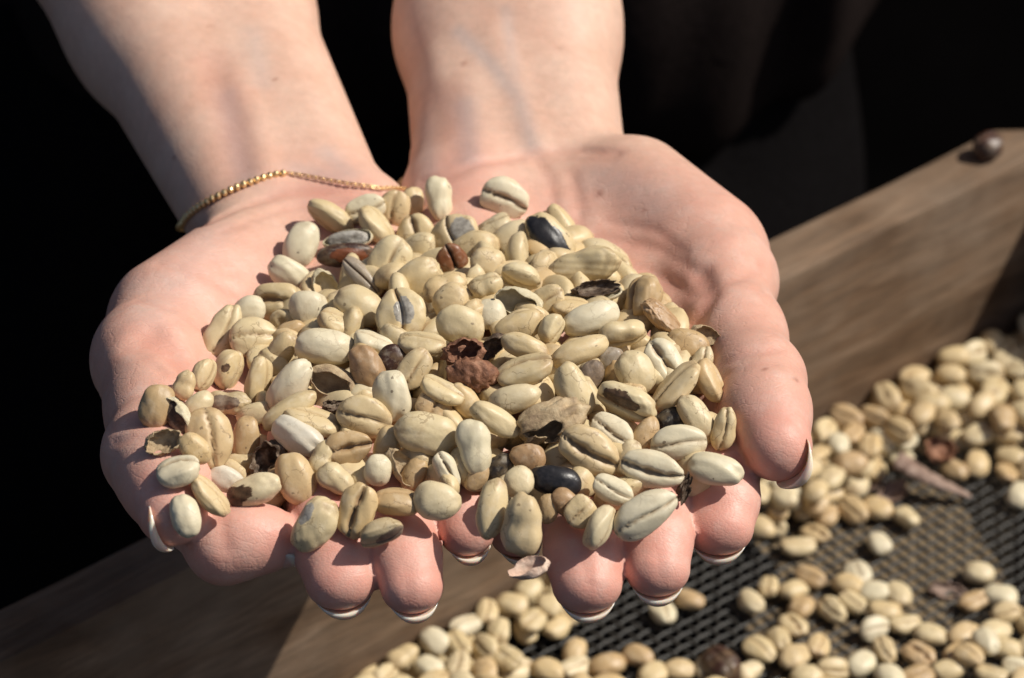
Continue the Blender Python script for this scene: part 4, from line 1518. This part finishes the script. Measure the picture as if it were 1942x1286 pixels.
rest = [(cand[i][0], cand[i][1], 0.82 + 0.14 * random.random()) for i in range(len(cand)) if i not in pick]
if rest:
    tag(joined_beans('coffee_beans', rest, M['cream']), 'further cream beans heaped along the far board of the bed', 'coffee beans', kind='stuff')
LS = {'b': 'smooth backed', 'c': 'creased', 's': 'side lying', 'o': 'split', 'tan': 'tan', 'r': ''}


def zone(px, py):
    if py < 900: return 'heaped against the far board'
    if px < 1130: return "on mesh below left hand"
    if px < 1440: return "on mesh below right fingertips"
    if py < 1060: return "on mesh below right thumb"
    if py > 1238: return "along the bottom edge"
    if px > 1770: return "near the mesh's right edge"
    return "on the brown mesh"


SIV = []
for k, (p, axs, vw) in enumerate(SV + [cand[i] for i in sorted(pick)]):
    mt = 'tan' if (vw == 'tan' or k % 9 == 4) else ('pale' if k % 6 == 2 else 'cream')
    o = bpy.data.objects.new('coffee_bean', shape(mt, k * 3 + 1, vw == 'o'))
    COL.objects.link(o)
    s = 0.73 + 0.16 * random.random()
    place(o, p, axs, (s, s, s))
    px, py, _ = PJ(p)
    z = zone(px, py)
    look = {'tan': 'tan', 'pale': 'whitish', 'cream': 'cream'}[mt]
    vw2 = 'c' if (vw == 'r' and axs[2][2] > 0.6) else 's' if (vw == 'r' and abs(axs[2][2]) <= 0.6) else 'b' if vw in ('r', 'tan') else vw
    SIV.append((o, px, z, f"{look} {LS[vw2]}"))
ORD = 'leftmost second third fourth fifth sixth seventh eighth ninth tenth eleventh twelfth thirteenth fourteenth fifteenth sixteenth seventeenth eighteenth nineteenth twentieth'.split()
sets = {}
for t in SIV: sets.setdefault((t[2], t[3]), []).append(t)
for (z, lk), ts in sets.items():
    ts.sort(key=lambda t: t[1])
    for i, t in enumerate(ts):
        if len(ts) == 1: lab = f"only blurred {lk} bean {z}"
        else: lab = f"blurred {lk} bean {z}, " + ('leftmost such' if i == 0 else f"{ORD[i] if i < 20 else str(i + 1) + 'th'} from left")
        tag(t[0], lab, 'coffee bean', 'beans ' + z)

# dark bean and a few flakes on the mesh
def loose(name, me, px, py, lift, ang, sc_, lab, cat):
    o = bpy.data.objects.new(name, me)
    COL.objects.link(o)
    place(o, on_mesh(px, py, lift), flat_axes(ang, 'c'), sc_)
    tag(o, lab, cat)
    return o


loose('coffee_cherry', bean_mesh('cherry', M['dark'], 951, a=6, b=5, flat=4.4, dome=4.4), 1368, 1264, 5, -50, (1, 1, 1), 'dark purple dried cherry among the beans at the bottom edge', 'coffee cherry')
loose('bean_husk', shell_mesh('husk', M['flake'], 960, 0.55, 0.2), 1640, 912, 3, 20, (1.1, 0.9, 0.7), 'pinkish brown husk flake just right of the thumb tip', 'bean husk')
loose('bean_husk', shell_mesh('husk', M['flake'], 961, 0.5, 0.25), 1690, 935, 2, 30, (1.2, 0.7, 0.5), 'smaller pinkish brown flake beside the dry stalk', 'bean husk')
loose('bean_husk', shell_mesh('husk', M['husk_brown'], 962, 0.55, 0.25), 1785, 850, 8, 60, (1.0, 1.0, 0.8), 'dark brown husk on the heap above the dry stalk', 'bean husk')
loose('bean_husk', shell_mesh('husk', M['flake'], 963, 0.5, 0.3), 1800, 1120, 1, 0, (0.9, 0.6, 0.5), 'small pale scrap on the brown mesh at right', 'bean husk')

# dry stalk: flat at one end, tapering
st = []
S0, S1 = U(1700, 870, MESH_Z + 10), U(1838, 948, MESH_Z + 2.5)
nseg, sd = 14, 8
dirv = unit(S1 - S0); sidev = unit(np.cross(dirv, [0, 0, 1])); upv = np.cross(sidev, dirv)
for i in range(nseg + 1):
    t = i / nseg
    c = S0 + (S1 - S0) * t + sidev * 1.6 * math.sin(t * 4) + upv * 1.0 * math.sin(t * 3)
    w, h = 3.4 * (1 - t) ** 0.7 + 0.7, 1.3 * (1 - t) + 0.5
    for j in range(sd):
        a = j / sd * 2 * math.pi
        st.append(c + sidev * math.cos(a) * w * (1 + 0.15 * math.sin(i * 2.3 + j)) + upv * math.sin(a) * h)
sf = [[i * sd + j, i * sd + (j + 1) % sd, (i + 1) * sd + (j + 1) % sd, (i + 1) * sd + j] for i in range(nseg) for j in range(sd)]
sf += [list(range(sd))[::-1], [nseg * sd + j for j in range(sd)]]
tag(wobj('dry_stalk', np.array(st), sf, M['flake'], None, True), 'dry greyish brown stalk lying on the mesh right of the thumb', 'stalk')

# dried cherry on the corner of the far board
pn = U(1873, 277, TOP_Z + 4.0)
P, F, cr, tw = bean_shape(77, 4, a=4.7, b=4.2, flat=4.0, dome=4.0, lumps=0.06)
o = bpy.data.objects.new('coffee_cherry', mesh_data('cherry', P * 0.001, F, M['dark'], True, {'crease': cr * 0, 'tipw': tw, 'patch': np.clip((P[:, 2] + 1) / 6, 0, 1) * 0.55}))
COL.objects.link(o)
place(o, pn, (np.array([0.8, 0.6, 0]), np.array([-0.6, 0.8, 0]), np.array([0, 0, 1.0])))
tag(o, 'single dried brown cherry sitting on the far corner of the wooden board', 'coffee cherry')

# ------------------------------------------------------------------ bracelet on the left wrist
brc = [(342, 428), (352, 412), (372, 395), (400, 378), (430, 363), (460, 350), (490, 340), (520, 331), (545, 328), (580, 333), (620, 341), (660, 348), (700, 353), (728, 358)]
front = []
for a, b in zip(brc[:-1], brc[1:]):
    for i in range(4):
        p, _ = HL.hit(a[0] + (b[0] - a[0]) * i / 4, a[1] + (b[1] - a[1]) * i / 4, 0.75)
        if p is not None: front.append(p)
front = np.array(front)
cen = (wl_a + wl_b) / 2 + 0.18 * ((fl_a + fl_b) / 2 - (wl_a + wl_b) / 2)
e1 = unit(front[-1] - front[0]); e2 = unit(perp(np.array([0, 0.85, -0.7]), e1))
back = []
for i in range(1, 40):
    a = math.pi * i / 40
    dv = e1 * math.cos(a) + e2 * math.sin(a)
    c0 = (front[0] + front[-1]) / 2
    t = 45.0
    while t > 2 and HL.sdf((c0 + dv * t)[None, :], False)[0] > 0.8: t -= 0.3
    back.append(c0 + dv * t)
loop = np.vstack([front, np.array(back)])
seg = np.linalg.norm(np.diff(np.vstack([loop, loop[:1]]), axis=0), axis=1)
cum = np.concatenate([[0], np.cumsum(seg)])


def at_len(s):
    s = s % cum[-1]
    i = min(np.searchsorted(cum, s, side='right') - 1, len(loop) - 1)
    a, b = loop[i], loop[(i + 1) % len(loop)]
    return a + (b - a) * ((s - cum[i]) / max(seg[i], 1e-6))


bracelet = empty('bracelet', loop[0])
tag(bracelet, 'thin gold bracelet of faceted beads and fine chain on the wrist at left', 'bracelet')
bm = bmesh.new()
bmesh.ops.create_icosphere(bm, subdivisions=2, radius=0.00098)
for v in bm.verts: v.co.x *= 0.86
bead_me = bpy.data.meshes.new('bead'); bm.to_mesh(bead_me); bm.free()
bead_me.materials.append(M['gold'])
lv, lf = [], []
nu, nv = 14, 7
for i in range(nu):
    a = i / nu * 2 * math.pi
    for j in range(nv):
        b = j / nv * 2 * math.pi
        rr = 0.00040 + 0.00015 * math.cos(b)
        lv.append((math.cos(a) * rr * 1.55, math.sin(a) * rr, 0.00015 * math.sin(b)))
        lf.append([i * nv + j, ((i + 1) % nu) * nv + j, ((i + 1) % nu) * nv + (j + 1) % nv, i * nv + (j + 1) % nv])
link_me = mesh_data('link', lv, lf, M['gold'])
nfront = len(front)
split = cum[8 * 4]                       # where the beads end
lead = -5.0                             # beads carry on round the side
s = lead
k = 0
while s < cum[-1] + lead - 0.4:
    bead = s < split
    step = 1.66 if bead else 1.0
    p = at_len(s); q = at_len(s + 0.8)
    d = unit(q - p)
    n = unit(perp(-FWD if True else d, d))
    me = bead_me if bead else link_me
    o = bpy.data.objects.new('bead' if bead else 'chain_link', me)
    COL.objects.link(o)
    rl = (0.35 if k % 2 else -0.6) if not bead else k * 0.7
    y = np.cross(n, d)
    zz = n * math.cos(rl) + y * math.sin(rl)
    Lx = d
    m = Matrix(((Lx[0], np.cross(zz, Lx)[0], zz[0], 0), (Lx[1], np.cross(zz, Lx)[1], zz[1], 0), (Lx[2], np.cross(zz, Lx)[2], zz[2], 0), (0, 0, 0, 1)))
    m.translation = Wm(p)
    o.parent = bracelet
    o.matrix_parent_inverse = Matrix.Translation(-Vector(bracelet.location))
    o.matrix_basis = m
    s += step
    k += 1

# ------------------------------------------------------------------ clothes of the person, added dark wall and ground behind
class Cloth(Hand):
    pass


def cloth_mesh(prims, lo, hi, h, fold, seed):
    r = np.random.default_rng(seed)
    ks = [r.normal(size=3) * np.array([0.05, 0.05, 0.014]) for _ in range(6)]
    ph = r.random(6) * 6.28

    def sdf(P):
        d = np.full(len(P), 1e3)
        for a, b, ra, rb, k in prims:
            d = smin(d, cone(P, a, b, ra, rb), k)
        return d + fold * sum(np.sin(P @ k + p) for k, p in zip(ks, ph)) / 2.0
    return surface_nets(sdf, lo, hi, h)


A = lambda *x: np.array(x, float)
shirt = [(A(-150, 470, -120), A(-160, 490, 260), 110, 130, 60), (A(40, 470, -120), A(60, 490, 260), 110, 130, 60), (A(-55, 480, -100), A(-55, 490, 330), 120, 120, 60),
         (A(-140, 292, 44), A(-190, 440, 290), 42, 66, 30), (A(0, 322, 48), A(85, 450, 290), 42, 66, 30)]
v, f = cloth_mesh(shirt, (-360, 240, -260), (260, 640, 460), 11, 5, 3)
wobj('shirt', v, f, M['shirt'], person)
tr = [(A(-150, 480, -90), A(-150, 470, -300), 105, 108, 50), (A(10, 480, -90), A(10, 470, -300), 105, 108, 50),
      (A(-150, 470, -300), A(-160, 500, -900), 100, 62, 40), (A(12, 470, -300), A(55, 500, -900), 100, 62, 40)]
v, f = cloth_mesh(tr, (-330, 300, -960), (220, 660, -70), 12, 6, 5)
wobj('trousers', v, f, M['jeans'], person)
for x in (-160, 55):                                             # shoes
    v, f = cloth_mesh([(A(x, 520, -915), A(x + (6 if x > 0 else -6), 390, -925), 40, 34, 20), (A(x, 510, -880), A(x, 505, -910), 44, 42, 20)],
                      (x - 90, 330, -952), (x + 90, 600, -830), 7, 0.5, 9)
    v[:, 2] = np.maximum(v[:, 2], -949)
    wobj('shoe', v, f, M['shirt'], person)

n = 40
gx = np.linspace(-14000, 14000, n); gy = np.linspace(-9000, 14000, n)
X, Y = np.meshgrid(gx, gy, indexing='ij')
gv = np.stack([X.ravel(), Y.ravel(), np.full(X.size, -950.0) + rng.normal(0, 4, X.size)], 1)
gi = np.arange(n * n).reshape(n, n)
gf = np.stack([gi[:-1, :-1].ravel(), gi[1:, :-1].ravel(), gi[1:, 1:].ravel(), gi[:-1, 1:].ravel()], 1)
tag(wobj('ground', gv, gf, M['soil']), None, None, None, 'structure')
wv_ = []
for k, (x0, x1) in enumerate([(-2600 + 200 * i, -2600 + 200 * i + 194) for i in range(26)]):
    pass
wall = empty('backdrop_wall', (0, 1250, -950))  # added wall: keeps the background dark and shades the ground behind
tag(wall, 'added dark plank wall keeping the background behind the person black', 'wall')
bx = lambda x0, x1, y0, y1, z0, z1: (np.array([(x, y, z) for x in (x0, x1) for y in (y0, y1) for z in (z0, z1)], float),
                                     [[0, 1, 3, 2], [4, 6, 7, 5], [0, 4, 5, 1], [2, 3, 7, 6], [0, 2, 6, 4], [1, 5, 7, 3]])
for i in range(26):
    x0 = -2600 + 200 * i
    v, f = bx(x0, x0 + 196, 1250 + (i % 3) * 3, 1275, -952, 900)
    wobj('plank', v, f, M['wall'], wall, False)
